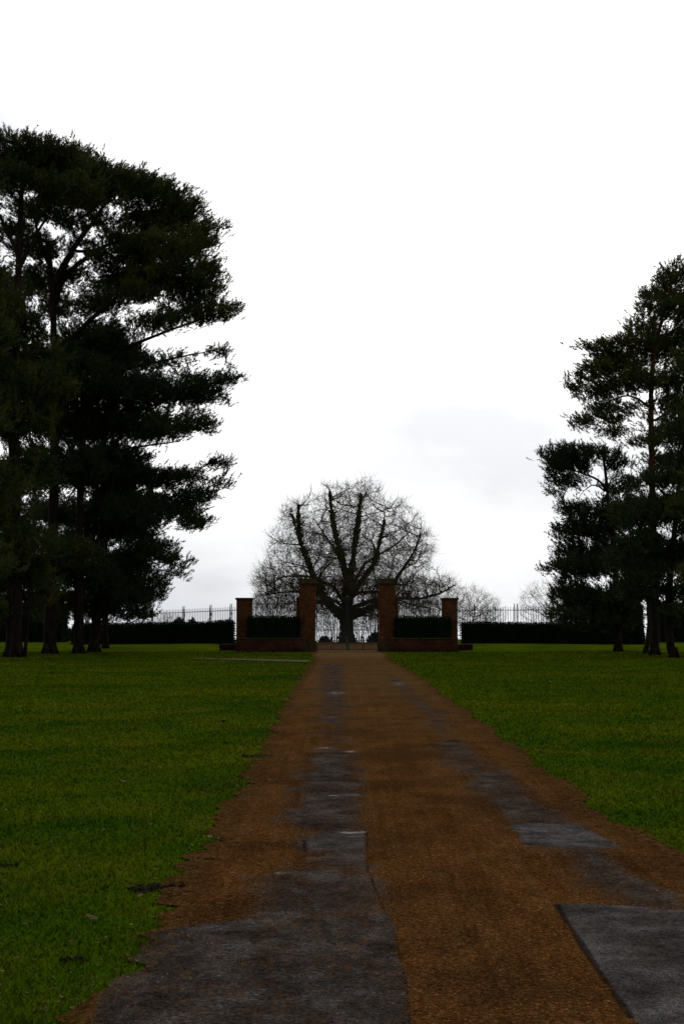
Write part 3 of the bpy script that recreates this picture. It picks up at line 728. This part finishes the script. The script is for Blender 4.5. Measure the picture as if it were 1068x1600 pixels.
def wood(P, par, r, thick):
    """tube geometry split into thick (trunk and limbs) and thin (branchlets)"""
    A = MB(); B = MB()
    for c in chains(P, par, r):
        if len(c) < 2: continue
        rr = r[c].copy()
        if len(c) > 1 and par[c[1]] == c[0] and c[0] != c[1]: rr[0] = min(rr[0], rr[1]*1.25) if par[c[0]] >= -1 and c is not None and c[0] in (c[0],) and rr[1] < rr[0]*.8 else rr[0]
        rr[-1] *= .6
        k = rr.max(); n = 12 if k > .25 else 7 if k > .08 else 4 if k > .03 else 3
        V, Fs = tube_geo(list(P[c]), list(rr), n)
        (A if k > thick else B).add(V, Fs)
    return A, B
def pads_to_points(pads, Y, dens):
    out = []
    for pd in pads:
        px, py, rx, ry = pd[:4]; dy = pd[4] if len(pd) > 4 else 0.0; k = pd[5] if len(pd) > 5 else 1.0
        Yc = Y+dy; c = W(px, py, Yc); a = rx*Yc/F; b = ry*Yc/F; a = max(.5*a, a-.24); b = max(.5*b, b-.18); c = c-np.array([0, 0, .22]); d = min(max(a*.9, 1.0), 3.2)
        n = max(10, int(dens*k*(a*b*d)**.75*3.2))
        nc = max(4, n//9)
        q = RNG.normal(size=(nc, 3)); q /= np.linalg.norm(q, axis=1)[:, None]; q *= RNG.random((nc, 1))**.38
        q[:, 2] = np.where(q[:, 2] < 0, q[:, 2]*.7, q[:, 2])
        q = q*np.array([a, d, b]); q = q[RNG.integers(0, nc, n)]
        out.append(c+q+RNG.normal(0, 1, (n, 3))*np.array([.34, .34, .17]))
    return np.concatenate(out)
def shoots(P, D, length, nneed, nl, wd):
    """bottle-brush shoots: nneed needle bundles round each shoot axis"""
    n = len(P); D = D/np.linalg.norm(D, axis=1)[:, None]
    t = RNG.random((n, nneed, 1)); base = P[:, None]+D[:, None]*t*length
    R = RNG.normal(size=(n, nneed, 3)); R -= D[:, None]*(R*D[:, None]).sum(2, keepdims=True); R /= np.linalg.norm(R, axis=2, keepdims=True)
    nd = R*.75+D[:, None]*(.65+.5*t); nd /= np.linalg.norm(nd, axis=2, keepdims=True)
    sd_ = np.cross(nd, RNG.normal(size=(n, nneed, 3))); sd_ /= np.linalg.norm(sd_, axis=2, keepdims=True)
    l = nl*(.7+.6*RNG.random((n, nneed, 1)))
    V = np.empty((n, nneed, 3, 3)); V[:, :, 0] = base-sd_*wd; V[:, :, 1] = base+sd_*wd; V[:, :, 2] = base+nd*l
    return V.reshape(-1, 3), np.arange(n*nneed*3).reshape(-1, 3)
def pine(base, Y, seeds, pads, label, name='pine_tree', dens=118, per=3, needles='needles', bark='bark', trunk_r=.3, up=.75, group='pine trees beside the lawns', nneed=18):
    bp = G(*base); Y = bp[1]
    sd_ = []
    for k, (pts, r0, r1) in enumerate(seeds):
        Q = [W(p[0], p[1], Y+(p[2] if len(p) > 2 else 0)) for p in pts]
        if k == 0: Q[0] = bp-np.array([0, 0, .15])
        sd_.append((Q, r0, r1))
    att = pads_to_points(pads, Y, dens)
    P, par, r, tips, seedn = grow(sd_, att, .34, .42, wob=.12, tip=.012, ex=2.5, maxit=80)
    root = empty(name, tuple(bp), label, 'pine tree', group)
    # root flare
    A, B = wood(P, par, r, .075)
    fl = MB()
    for k in range(6):
        a = k*1.05+random.random()*.4; R0 = sd_[0][1]; e = np.array([math.cos(a), math.sin(a), 0])
        fl.tube([bp+e*R0*.45+[0, 0, R0*2.2], bp+e*R0*.8+[0, 0, R0*.7], bp+e*R0*1.35+[0, 0, -.04]], [R0*.35, R0*.38, R0*.12], 6)
    A.add(fl.v, fl.f)
    A.build('trunk', M[bark], root, True); B.build('branches', M[bark], root, True)
    idx = np.where((r < .045) & ~seedn)[0]
    # direction of each branchlet
    pd = P[idx]-P[np.maximum(par[idx], 0)]; pd /= np.linalg.norm(pd, axis=1)[:, None]+1e-9
    reps = np.where(tips[idx], per+2, per); ii = np.repeat(np.arange(len(idx)), reps); n = len(ii)
    D = pd[ii]*.8+np.array([0, 0, up])+RNG.normal(0, .3, (n, 3))
    Q = P[idx][ii]+RNG.normal(0, .10, (n, 3))-pd[ii]*RNG.random((n, 1))*.3
    at = att[grow.nd < .5]; ax = at-np.array([bp[0], bp[1], 0]); ax[:, 2] = 0; ax /= np.linalg.norm(ax, axis=1)[:, None]
    Q = np.concatenate([Q, at+RNG.normal(0, .16, at.shape)]); D = np.concatenate([D, ax*.8+np.array([0, 0, up])+RNG.normal(0, .3, at.shape)]); n = len(Q)
    print(name, 'nodes', len(P), 'shoots', n)
    V, Fs = shoots(Q, D, .42, nneed, .15, .020)
    mk('crown', V, Fs, M[needles], root)
    return root, n

pine((22, 1027), 60, [([(22,1027),(24,900),(22,700),(26,520),(30,400),(34,300),(38,245)], .40, .10),
      ([(26,520),(-10,440),(-50,380)], .16, .05), ([(30,400),(5,345),(-20,300)], .13, .04), ([(30,420),(60,360),(85,320)], .12, .04),
      ([(24,700),(-20,640,-1.5),(-60,600,-2)], .14, .05), ([(24,780),(60,740,-2),(90,700,-2.5)], .1, .04)],
     [(20,240,85,20),(-60,258,100,32),(75,240,62,22),(60,268,85,22,1),(-10,275,70,22,-1.5),(100,290,60,18,-1),(-60,330,60,40),
      (0,500,70,50,-2),(40,560,60,45,2.5),(-30,600,80,60),(20,650,65,50,-2),(30,740,60,45,1),(-20,800,70,50),(20,850,60,35,-1.5),(10,900,60,30,1),(60,600,50,40,-2),(0,450,50,28,1.5),(20,935,55,16,2),(-20,950,50,14,-1),(60,915,40,18,3),(5,965,30,10,3,.6)],
     'tall dark pine with the thickest trunk, standing furthest left at the picture border', per=5)
pine((78, 1022), 68, [([(78,1022),(82,880),(86,700),(86,560),(82,450),(76,380)], .36, .13),
      ([(82,450),(112,392),(150,340,-.5),(176,300,-.5)], .24, .06), ([(84,480),(100,430,1),(160,385,2),(230,360,2)], .2, .05), ([(80,420),(60,370,1),(50,320,1)], .16, .05),
      ([(86,560),(140,500,-1),(200,450,-1),(290,420,-1.5)], .18, .05), ([(86,600),(160,560,.5),(240,525,.5),(340,490,0)], .16, .04), ([(112,392),(135,395),(200,372,-2)], .1, .04)],
     [(140,272,75,20),(215,290,50,22,1.5),(110,246,45,18,-1),(165,285,85,20,-2),(255,305,40,28),(290,325,30,20,1),(250,345,60,30,1.5),(225,385,70,30,-1),(290,385,42,30),(320,360,22,26),
      (320,420,26,18,.5),(260,430,75,28,.5),(200,440,60,24,2),(300,455,42,22,1),(90,930,34,14,3),(70,960,30,10,3.5,.7),(85,880,40,20,2),(120,860,40,20,-2),(345,482,26,12),(300,488,50,14,1),(250,500,50,12,-1),(110,300,60,18,2),(150,470,45,20,1.5),(60,325,46,20,1),(110,345,40,18,-1,.9),(60,385,44,24,1,.9),(110,425,36,16,1.5,.9),(165,400,34,14,-1,.8),(60,440,44,26,2),(30,360,34,16,-1,.8),(180,345,34,12,1,.8),(130,300,60,22,.5),(95,480,36,20,2),(210,455,44,16,-1),(140,375,24,10,2,.7)],
     'tallest pine on the left, broad domed crown and forked limbs spreading over the lawn', per=5)
pine((123, 1021.5), 69, [([(123,1021),(124,880),(126,740),(132,620),(140,540),(150,500)], .3, .08),
      ([(128,680),(190,650,1),(250,630,1),(330,600,0)], .13, .04), ([(126,720),(200,700,-1),(280,690,-1.5)], .11, .03), ([(134,600),(200,575,-.5),(270,560),(345,545)], .11, .025), ([(126,740),(80,690,-2),(50,650,-2)], .1, .03)],
     [(150,535,65,35),(110,590,75,50,-2),(190,560,50,26,1.5),(180,610,60,34,1),(235,605,50,28,-1),(310,600,45,16),(348,588,15,10),(290,618,55,14,1),(330,548,22,6,0,.7),(270,560,30,8,0,.7),(130,660,80,45,2),
      (210,660,55,34,1),(260,665,40,26,-1),(300,655,30,10),(320,662,22,6,0,.8),(100,730,70,40,-1.5),(170,720,60,35,1.5)],
     'pine with a straight slim trunk, third thick trunk from the left, boughs over lawn', per=5, needles='needles_cool')
pine((147, 1012), 80, [([(147,1012),(155,900),(160,800),(163,720),(165,650)], .32, .07),
      ([(160,800),(210,770,1),(270,750,1),(335,722,1)], .11, .03), ([(158,830),(230,800,-1),(290,780),(345,752)], .11, .03), ([(157,880),(210,860),(250,870),(282,888)], .09, .025), ([(160,780),(120,760,2),(90,740,2)], .09, .03), ([(156,900),(110,880,-1),(70,870,-1)], .08, .03)],
     [(170,740,70,38),(240,745,45,18,1),(285,742,35,12,0),(332,720,20,8,0,.8),(310,770,36,12),(345,752,10,6),(270,790,45,22,1),(300,812,24,16),(220,800,60,32,-1),(160,810,60,40,2),
      (230,855,45,22),(262,872,22,10),(284,888,8,5,0,1),(240,905,22,16,0,.7),(190,880,50,26,1),(190,925,45,24),(215,955,26,16),(140,900,55,28,-1.5),(120,850,50,30,1),(150,950,50,18,1),(90,800,50,30,2),(70,900,40,20,1)],
     'left pine with a pale streaked trunk close to the long hedge, low drooping boughs', per=5, needles='needles_cool')
pine((165, 1009), 84, [([(165,1009),(163,940),(165,860),(170,780),(175,730)], .2, .06)],
     [(180,780,40,25),(200,830,40,20),(170,880,35,20),(190,910,40,16),(225,930,24,16),(140,930,40,12)], 'young slender pine right of the pale streaked pine on the left', per=5, needles='needles_cool')
pine((38, 1027), 60, [([(38,1027),(44,980),(47,920),(46,870)], .1, .03)], [(45,880,30,20),(50,840,30,20,1)], 'thin leaning young pine between the two thick left trunks', per=3)
pine((-60, 1035), 55, [([(-60,1035),(-60,800),(-60,500),(-60,300)], .45, .1)],
     [(-60,420,70,50),(-40,520,60,50,2),(-50,650,60,50),(-30,760,60,50,-1),(-30,880,50,40,1),(-60,280,60,30)], 'left pine mostly outside the picture border, its boughs entering at the left border', per=3)

pine((1022, 1023.5), 66, [([(1022,1023),(1021,900),(1018,760),(1016,640),(1020,550),(1040,470),(1052,430)], .26, .07),
      ([(1018,600),(990,570),(955,555),(915,585)], .1, .03), ([(1018,640),(985,615,1),(950,625,1),(925,655,1)], .08, .02), ([(1020,550),(1000,530,-1),(950,535,-1)], .08, .03), ([(1020,540),(1060,510),(1100,490)], .08, .03), ([(1016,660),(1050,640,1),(1090,640,1)], .08, .03)],
     [(1055,430,34,18),(1036,447,30,12,1),(1040,462,44,16,1),(1022,482,30,12),(1065,480,42,24,-1),(1080,520,50,28),(1010,508,34,12,1),(990,535,45,16),(940,540,30,13),(1040,545,50,20,1.5),(965,565,50,18,1),(934,575,30,14,-.5),
      (910,592,15,12),(916,608,14,8,.5,.8),(950,605,40,16,.5),(1000,590,50,18,-1),(1050,590,45,20),(960,635,30,12),(912,657,20,7,.5,.9),(945,655,24,8),(1060,630,45,18),(960,672,14,8,0,.8),(1070,680,40,24,1),(1010,688,26,10,-1),(1040,720,34,16,1)],
     'tallest pine on the right, orange bark on its upper trunk and a ragged layered crown', per=5, needles='needles', bark='bark_warm')
pine((965, 1018), 74, [([(965,1018),(963,940),(960,860),(952,800),(946,750),(942,715)], .26, .07),
      ([(948,765),(930,745),(905,740),(880,725)], .09, .03), ([(948,770),(925,752,1),(905,775,1)], .07, .02), ([(960,860),(920,830,-1),(890,810,-1)], .09, .03), ([(962,900),(920,890,1),(875,880,1)], .08, .03), ([(963,940),(920,940),(890,950)], .07, .03)],
     [(895,705,45,11),(874,722,20,18),(900,722,40,13,1),(940,705,30,10,-1),(955,722,18,14),(862,708,7,9),(876,748,16,10),(870,766,9,6,0,.8),(895,745,16,9,0,.8),(975,760,14,14,1),
      (905,795,32,14),(935,820,45,28,1),(890,825,24,16),(895,855,28,20,1),(960,795,30,25,-1),(884,880,22,8),(868,888,9,5),(910,885,45,20),(955,870,45,34,1.5),(895,925,30,20),(930,935,50,24,1),(905,958,36,12),(880,905,14,8,0,.8),(975,930,40,26,-1),(950,965,50,10),(885,965,22,8)],
     'right-hand pine nearest the gate, flat tufted top leaning towards the drive', per=5, needles='needles_cool')
pine((1052, 1028), 62, [([(1052,1028),(1042,985),(1046,900),(1056,800),(1066,700),(1072,640)], .22, .07),
      ([(1050,860),(1015,820,1),(990,800,1)], .08, .03), ([(1056,800),(1030,760,-1),(1005,750,-1)], .08, .03)],
     [(1050,740,40,26),(1010,745,26,12,1),(1030,790,45,28,1),(1065,800,45,40,-1),(990,800,32,24,1),(1000,845,36,26,-1),(1055,870,45,34,1),(1010,890,34,20),(985,870,30,24,2),(1090,700,50,50),(1060,660,34,20,1),(1095,860,40,50),(1045,925,45,16,1),(1075,955,30,14,-1),(1000,905,30,16,-1),(985,915,26,12,1.5)],
     'leaning dark pine at the right border, trunk slanting away from the tallest right pine', per=5, needles='needles_cool')
pine((1008, 1021), 68, [([(1010,1021),(1014,975),(1011,930),(1004,880),(1000,840)], .15, .05)], [(1000,850,26,20),(985,880,26,16),(1015,870,24,16),(1000,815,22,16)],
     'short leaning pine immediately left of the tallest right pine', per=3, needles='needles_cool')
pine((1100, 1030), 60, [([(1100,1030),(1100,900),(1105,750),(1110,600),(1112,520)], .35, .08)],
     [(1100,560,50,30),(1095,640,45,35),(1100,760,45,40,1),(1085,800,40,30,-1),(1095,900,35,30),(1080,950,24,12)], 'right pine mostly outside the picture border, only its boughs showing', per=3)

# big bare tree behind the gate ------------------------------------------------
def twigs(P, par, idx, n_each, length, rad, droop, updir=.5, segs=3):
    """fine curved twigs, three-sided, vectorised"""
    pd = P[idx]-P[np.maximum(par[idx], 0)]; pd /= np.linalg.norm(pd, axis=1)[:, None]+1e-9
    ii = np.repeat(np.arange(len(idx)), n_each); n = len(ii)
    d = pd[ii]*.7+RNG.normal(0, .55, (n, 3)); d /= np.linalg.norm(d, axis=1)[:, None]
    l = length*(.5+RNG.random((n, 1))); pts = [P[idx][ii]]; r = [rad]
    cur = pts[0]
    for s in range(segs):
        d = d+np.array([0, 0, updir if s > 0 else -droop])+RNG.normal(0, .22, (n, 3)); d /= np.linalg.norm(d, axis=1)[:, None]
        cur = cur+d*l/segs; pts.append(cur); r.append(rad*(1-.75*(s+1)/segs))
    side = np.cross(d, RNG.normal(size=(n, 3))); side /= np.linalg.norm(side, axis=1)[:, None]; s2 = np.cross(d, side)
    V = np.empty((n, segs+1, 3, 3))
    for k in range(segs+1):
        for j in range(3):
            a = j*2.094; V[:, k, j] = pts[k]+r[k]*(math.cos(a)*side+math.sin(a)*s2)
    b = np.arange(n)[:, None]*(segs+1)*3
    Fs = []
    for k in range(segs):
        for j in range(3):
            Fs.append(np.concatenate([b+k*3+j, b+k*3+(j+1) % 3, b+(k+1)*3+(j+1) % 3, b+(k+1)*3+j], 1))
    return V.reshape(-1, 3), np.concatenate(Fs)
def ivy_on(pts, r0, r1, n, size):
    Q = resample(pts, .12); m = len(Q); i = (RNG.random(n)*m).astype(int).clip(0, m-1); t = i/m
    R = (r0+(r1-r0)*t)[:, None]; lump = (.75+.35*np.sin(i*.37+r0*9)*np.sin(i*.11+1)+.3*RNG.normal(size=m)[i])[:, None]
    o = RNG.normal(size=(n, 3)); o /= np.linalg.norm(o, axis=1)[:, None]; p = Q[i]+o*R*lump*(RNG.random((n, 1))**.4); return p, o
def chestnut():
    Y0 = 107.; base = G(542, 1004.5); Y0 = base[1]
    def c(pts): return [W(p[0], p[1], Y0+(p[2] if len(p) > 2 else 0)) for p in pts]
    b0 = c([(542,1008)])[0]
    L1 = c([(541,968),(520,950),(502,930,-.5),(492,908,-.8),(482,880,-1),(470,850,-1),(466,815,-1),(466,790,-1)])
    L2 = c([(543,935),(541,900,-.5),(530,860,-1),(521,820,-1),(517,790,-1),(515,768,-1)])
    L3 = c([(546,915,.5),(552,870,1),(555,830,1.3),(561,795,1.5),(564,772,1.5)])
    L4 = c([(546,935),(566,905,-.5),(585,880,-1),(592,850,-1),(600,815,-1),(601,790,-1)])
    L5 = c([(545,965),(575,952,.5),(600,935,.8),(620,902,1),(645,866,1),(657,835,1),(658,815,1)])
    L6 = c([(548,950,.3),(580,939,1),(620,934,1.5),(655,936,2),(690,926,2),(708,915,2)])
    L7 = c([(540,950,.5),(515,935,2),(480,925,3),(440,925,3),(410,930,3)])
    L8 = c([(542,940,-.5),(560,925,-3),(600,925,-5),(640,945,-6),(670,950,-6)])
    L9 = c([(540,945,-.5),(520,915,-3),(480,900,-5),(440,900,-6),(420,915,-6)])
    L10 = c([(544,920,1),(535,880,3),(510,840,5),(490,810,6)]); L11 = c([(546,920,1),(570,880,4),(620,850,6),(640,830,6)])
    L12 = c([(541,958),(560,950,-2),(590,962,-4),(600,970,-5)])
    seeds = [([b0, *c([(542,990),(542,965),(543,935),(546,905)])], .62, .42), (L1, .48, .03), (L2, .38, .03), (L3, .27, .03), (L4, .30, .03), (L5, .36, .02), (L6, .22, .06), (L7, .16, .05),
             (L8, .18, .05), (L9, .18, .05), (L10, .2, .05), (L11, .2, .05), (L12, .13, .05)]
    # dome of attraction points, denser towards its skin
    n = 9000; q = RNG.normal(size=(n, 3)); q /= np.linalg.norm(q, axis=1)[:, None]; rr = RNG.random((n, 1))**.42; q *= rr
    cx, cy, cz = W(545, 905, Y0); top = zpx(741, Y0)-cz; bot = cz-zpx(975, Y0)
    X = cx+q[:, 0]*(154*Y0/F); Y = cy+q[:, 1]*7.4; Z = cz+np.where(q[:, 2] > 0, q[:, 2]*top, q[:, 2]*bot)
    X += np.where(Z < cz, .0, 0); pts = np.stack([X, Y, Z], -1)
    px = 534+pts[:, 0]/pts[:, 1]*F; hh = (pts[:, 2]-cz)/top
    # uneven dome: lobes
    ang = np.arctan2(q[:, 2], q[:, 0]); lob = 1-.05*(1+np.sin(ang*7+.8))-.03*(1+np.sin(ang*13))
    keep = (rr[:, 0] < lob)
    core = (np.abs(px-543) < 30) & (pts[:, 2] < zpx(930, Y0)); keep &= ~core
    pts = pts[keep]
    ex_ = []                        # the low right-hand skirt reaching beyond the dome
    for (a, b_, ra, rb, k) in [(690,915,24,14,260),(650,945,40,16,300),(420,935,26,22,300),(415,905,22,22,200),(450,945,30,14,160)]:
        qq = RNG.normal(size=(k, 3)); qq /= np.linalg.norm(qq, axis=1)[:, None]; qq *= RNG.random((k, 1))**.4
        ex_.append(W(a, b_, Y0+1)+qq*np.array([ra*Y0/F, 3, rb*Y0/F]))
    pts = np.concatenate([pts, *ex_])
    SP = np.concatenate([resample(a[0], .3) for a in seeds[:12]]); cz0 = zpx(940, Y0)
    tg = RNG.normal(size=(260, 3)); tg /= np.linalg.norm(tg, axis=1)[:, None]
    for v in tg:
        k = RNG.uniform(.72, .97); T = np.array([cx+v[0]*150*Y0/F*k, cy+v[1]*7.4*k, cz+(v[2]*top if v[2] > 0 else v[2]*bot)*k])
        dv_ = T-SP; ds = np.linalg.norm(dv_, axis=1); pen = ds+1.2*np.maximum(0, SP[:, 2]-T[2]+ds*.35)+np.where(SP[:, 2] < cz0-1.6, 4, 0); a = SP[pen.argmin()]
        mid = (a+T)/2+np.array([0, 0, -.10*np.linalg.norm(T-a) if T[2] > cz else .16*np.linalg.norm(T-a)])+RNG.normal(0, .25, 3)
        q3 = a+(mid-a)*.5+RNG.normal(0, .12, 3); q4 = mid+(T-mid)*.5+RNG.normal(0, .18, 3); ln = np.linalg.norm(T-a)
        seeds.append(([a, q3, mid, q4, T], .028+.012*ln, .014)); 
    P, par, r, tips, seedn = grow(seeds, pts, .28, .33, wob=.13, trop=(0, 0, .10), tip=.011, ex=2.2, maxit=70)
    root = empty('bare_tree', tuple(base), 'broad leafless tree with a domed crown and ivy-clad limbs behind the gate', 'tree')
    A, B = wood(P, par, r, .07)
    fl = MB()
    for k in range(8):
        a = k*.785+.2; e = np.array([math.cos(a), math.sin(a), 0]); R0 = .52
        fl.tube([base+e*R0*.5+[0, 0, 1.5], base+e*R0*.95+[0, 0, .5], base+e*R0*1.5+[0, 0, -.05]], [R0*.35, R0*.36, R0*.1], 6)
    A.add(fl.v, fl.f)
    A.build('trunk', M['bark_grey'], root, True); B.build('branches', M['bark_grey'], root, True)
    idx = np.where((r < .04))[0]
    V, Fs = twigs(P, par, idx, 3, .8, .013, .05, .42)
    mk('twigs', V, Fs, M['twig'], root)
    tp, to = [], []
    for pl, r0, r1, n in ((L1, .66, .10, 4400), (L2, .54, .12, 4000), (L3[:-1], .42, .16, 2000), (L4[:-1], .46, .14, 1900), (L5[:-3], .40, .18, 600), ([b0, *c([(542,990),(542,960),(543,925)])], .74, .85, 3600), (c([(455,800),(470,850)]), .2, .25, 300), (c([(563,775),(557,850)]), .3, .25, 900)):
        a, o = ivy_on(pl, r0, r1, n, .1); tp.append(a); to.append(o)
    tp = np.concatenate(tp); to = np.concatenate(to); n = len(tp)
    s = .06+.08*RNG.random((n, 1)); B_ = np.cross(to, RNG.normal(size=(n, 3))); B_ /= np.linalg.norm(B_, axis=1)[:, None]; Cc = np.cross(to, B_)
    V = np.empty((n, 4, 3)); V[:, 0] = tp-B_*s; V[:, 1] = tp-Cc*s*.7+to*s*.3; V[:, 2] = tp+B_*s; V[:, 3] = tp+Cc*s*.7+to*s*.5
    mk('ivy', V.reshape(-1, 3), np.arange(4*n).reshape(-1, 4), M['ivy'], root)
    print('chestnut nodes', len(P), 'twigs', len(idx)*2)
chestnut()

# smaller bare trees in the background -------------------------------------------
def bare_proto(seed, h, wdt, natt, name='small_bare_tree', mat='twig', trunks=1):
    rng = np.random.default_rng(seed); seeds = []
    for k in range(trunks):
        ox = (k-(trunks-1)/2)*.5; lean = rng.normal(0, .15)
        seeds.append(([np.array([ox if k else 0, 0, -.2]) if k else np.array([0, 0, -.2]), np.array([ox+lean*.3, 0, h*.18]), np.array([ox*1.5+lean, rng.normal(0, .2), h*.42])], .16 if trunks == 1 else .09, .07 if trunks == 1 else .05))
    q = rng.normal(size=(natt, 3)); q /= np.linalg.norm(q, axis=1)[:, None]; q *= rng.random((natt, 1))**.4
    q[:, 2] = np.where(q[:, 2] < 0, q[:, 2]*.9, q[:, 2])
    pts = np.array([0, 0, h*.52])+q*np.array([wdt/2, wdt/2, h*.48])
    P, par, r, tips, seedn = grow(seeds, pts, .28, .36, wob=.22, trop=(0, 0, .06), tip=.011, ex=2.3, maxit=60, rng=rng)
    A, B = wood(P, par, r, .05); root = empty(name, (0, 0, 0))
    root.location = (0, 0, 0)
    A.build('trunk', M['bark_grey'], root, True); B.build('branches', M[mat], root, True)
    idx = np.where((r < .04) & ~seedn)[0]; V, Fs = twigs(P, par, idx, 2, .7, .010, .0, .5); mk('crown', V, Fs, M[mat], root)
    return root
def copy_tree(src):
    r = src.copy(); C.objects.link(r)
    for ch in src.children:
        c = ch.copy(); C.objects.link(c); c.parent = r
    return r
pa = bare_proto(3, 8, 9, 1100); pb = bare_proto(5, 7, 6.5, 900); pc = bare_proto(9, 6.5, 5, 1100, 'thicket_bush', 'twig_brown', 4)
used = set()
def place(src, px, py_top, Y, label, cat, group, rz, wide=1.0, h0=8):
    o = src if src.name not in used else copy_tree(src)
    used.add(src.name)
    x = xpx(px, Y); z = float(terrain(x, Y)); H = zpx(py_top, Y)-z; s = H/h0
    o.location = (x, Y, z); o.rotation_euler = (0, 0, rz); o.scale = (s*wide, s*wide, s); tag(o, label, cat, group); return o
gp = 'small bare trees beyond the fence'
place(pa, 735, 908, 135, 'leafless rounded tree above the right long hedge, just right of the right end pier', 'tree', gp, .3, 1.0, 8.3)
place(pa, 858, 900, 140, 'leafless tree whose twigs show left of the right-hand pines above the hedge', 'tree', gp, 2.0, .95, 8.3)
place(pb, 700, 905, 128, 'leafless tree behind the right end pier and the big tree\'s lowest bough', 'tree', gp, 1.2, 1.0, 7.3)
place(pb, 762, 930, 150, 'smallest leafless tree right of the rounded one above the right long hedge', 'tree', gp, 4.0, 1.0, 7.3)
place(pb, 262, 953, 150, 'low leafless bush seen through the railings above the left long hedge', 'bush', gp, .5, 1.3, 7.3)
place(pa, 895, 915, 132, 'leafless tree half hidden behind the right-hand pine nearest the gate', 'tree', gp, 5.0, 1.0, 8.3)
gb = 'bare thicket beyond the gate'
spots = [(405,925,122,'bare brown bush seen through the left railing next to the left end pier'),
         (425,905,118,'tall bare brown bush behind the left side railing, middle of the three there'),
         (450,910,124,'bare brown bush seen through the left railing next to the left tall pier'),
         (478,925,130,'bare brown bush hidden mostly by the left tall pier'),
         (505,950,132,'bare brown bush seen through the left gate leaf near its hinge'),
         (524,935,126,'bare brown bush just left of the big tree trunk, seen through the gate'),
         (562,930,124,'bare brown bush just right of the big tree trunk, seen through the gate'),
         (582,925,128,'bare brown bush seen through the right gate leaf near its hinge'),
         (604,930,120,'bare brown bush hidden mostly by the right tall pier'),
         (632,920,122,'bare brown bush seen through the right railing next to the right tall pier'),
         (654,925,127,'bare brown bush seen through the middle of the right side railing'),
         (678,920,121,'bare brown bush seen through the right railing next to the right end pier')]
for i, (px, t, Y, lab) in enumerate(spots):
    place(pc, px, t, Y, lab, 'bush', gb, i*1.7, .8+.15*(i % 3), 6.7)
def bush(px, py_top, wpx, Y, label, zb=None):
    x = xpx(px, Y); z = float(terrain(x, Y)); H = zpx(py_top, Y)-z; R = wpx*Y/F/2; n = int(900+R*H*700)
    root = empty('evergreen_bush', (x, Y, z), label, 'bush', 'rounded evergreen bushes')
    q = RNG.normal(size=(n, 3)); q /= np.linalg.norm(q, axis=1)[:, None]; q[:, 2] = np.abs(q[:, 2]); lump = 1+.12*np.sin(q[:, 0:1]*9)*np.sin(q[:, 2:3]*8+q[:, 1:2]*7)
    V0 = np.array([x, Y, z])+q*np.array([R, R, H])*lump*(RNG.random((n, 1))**.12); LV, LF = leafy(V0, q, n*2, .14); mk('foliage', LV, LF, M['ivy'], root)
    m = MB()
    for k in range(5):
        a = k*1.3; m.tube([(x, Y, z-.1), (x+math.cos(a)*R*.3, Y+math.sin(a)*R*.3, z+H*.4), (x+math.cos(a)*R*.6, Y+math.sin(a)*R*.6, z+H*.75)], [.05, .035, .01], 5)
    m.build('stems', M['bark'], root)
bush(280, 968, 24, 118, 'dark rounded bush behind the left railing, left of the other one')
bush(300, 969, 16, 119, 'small dark rounded bush behind the left railing, right of the larger one')
bush(590, 990, 30, 116, 'low dark evergreen bush beyond the right gate leaf')
bush(507, 997, 12, 116, 'low dark evergreen bush beyond the left gate leaf')
bush(110, 985, 30, 100, 'low dark bush in the gap between the left hedges')
print('OBJS', len(bpy.data.objects))
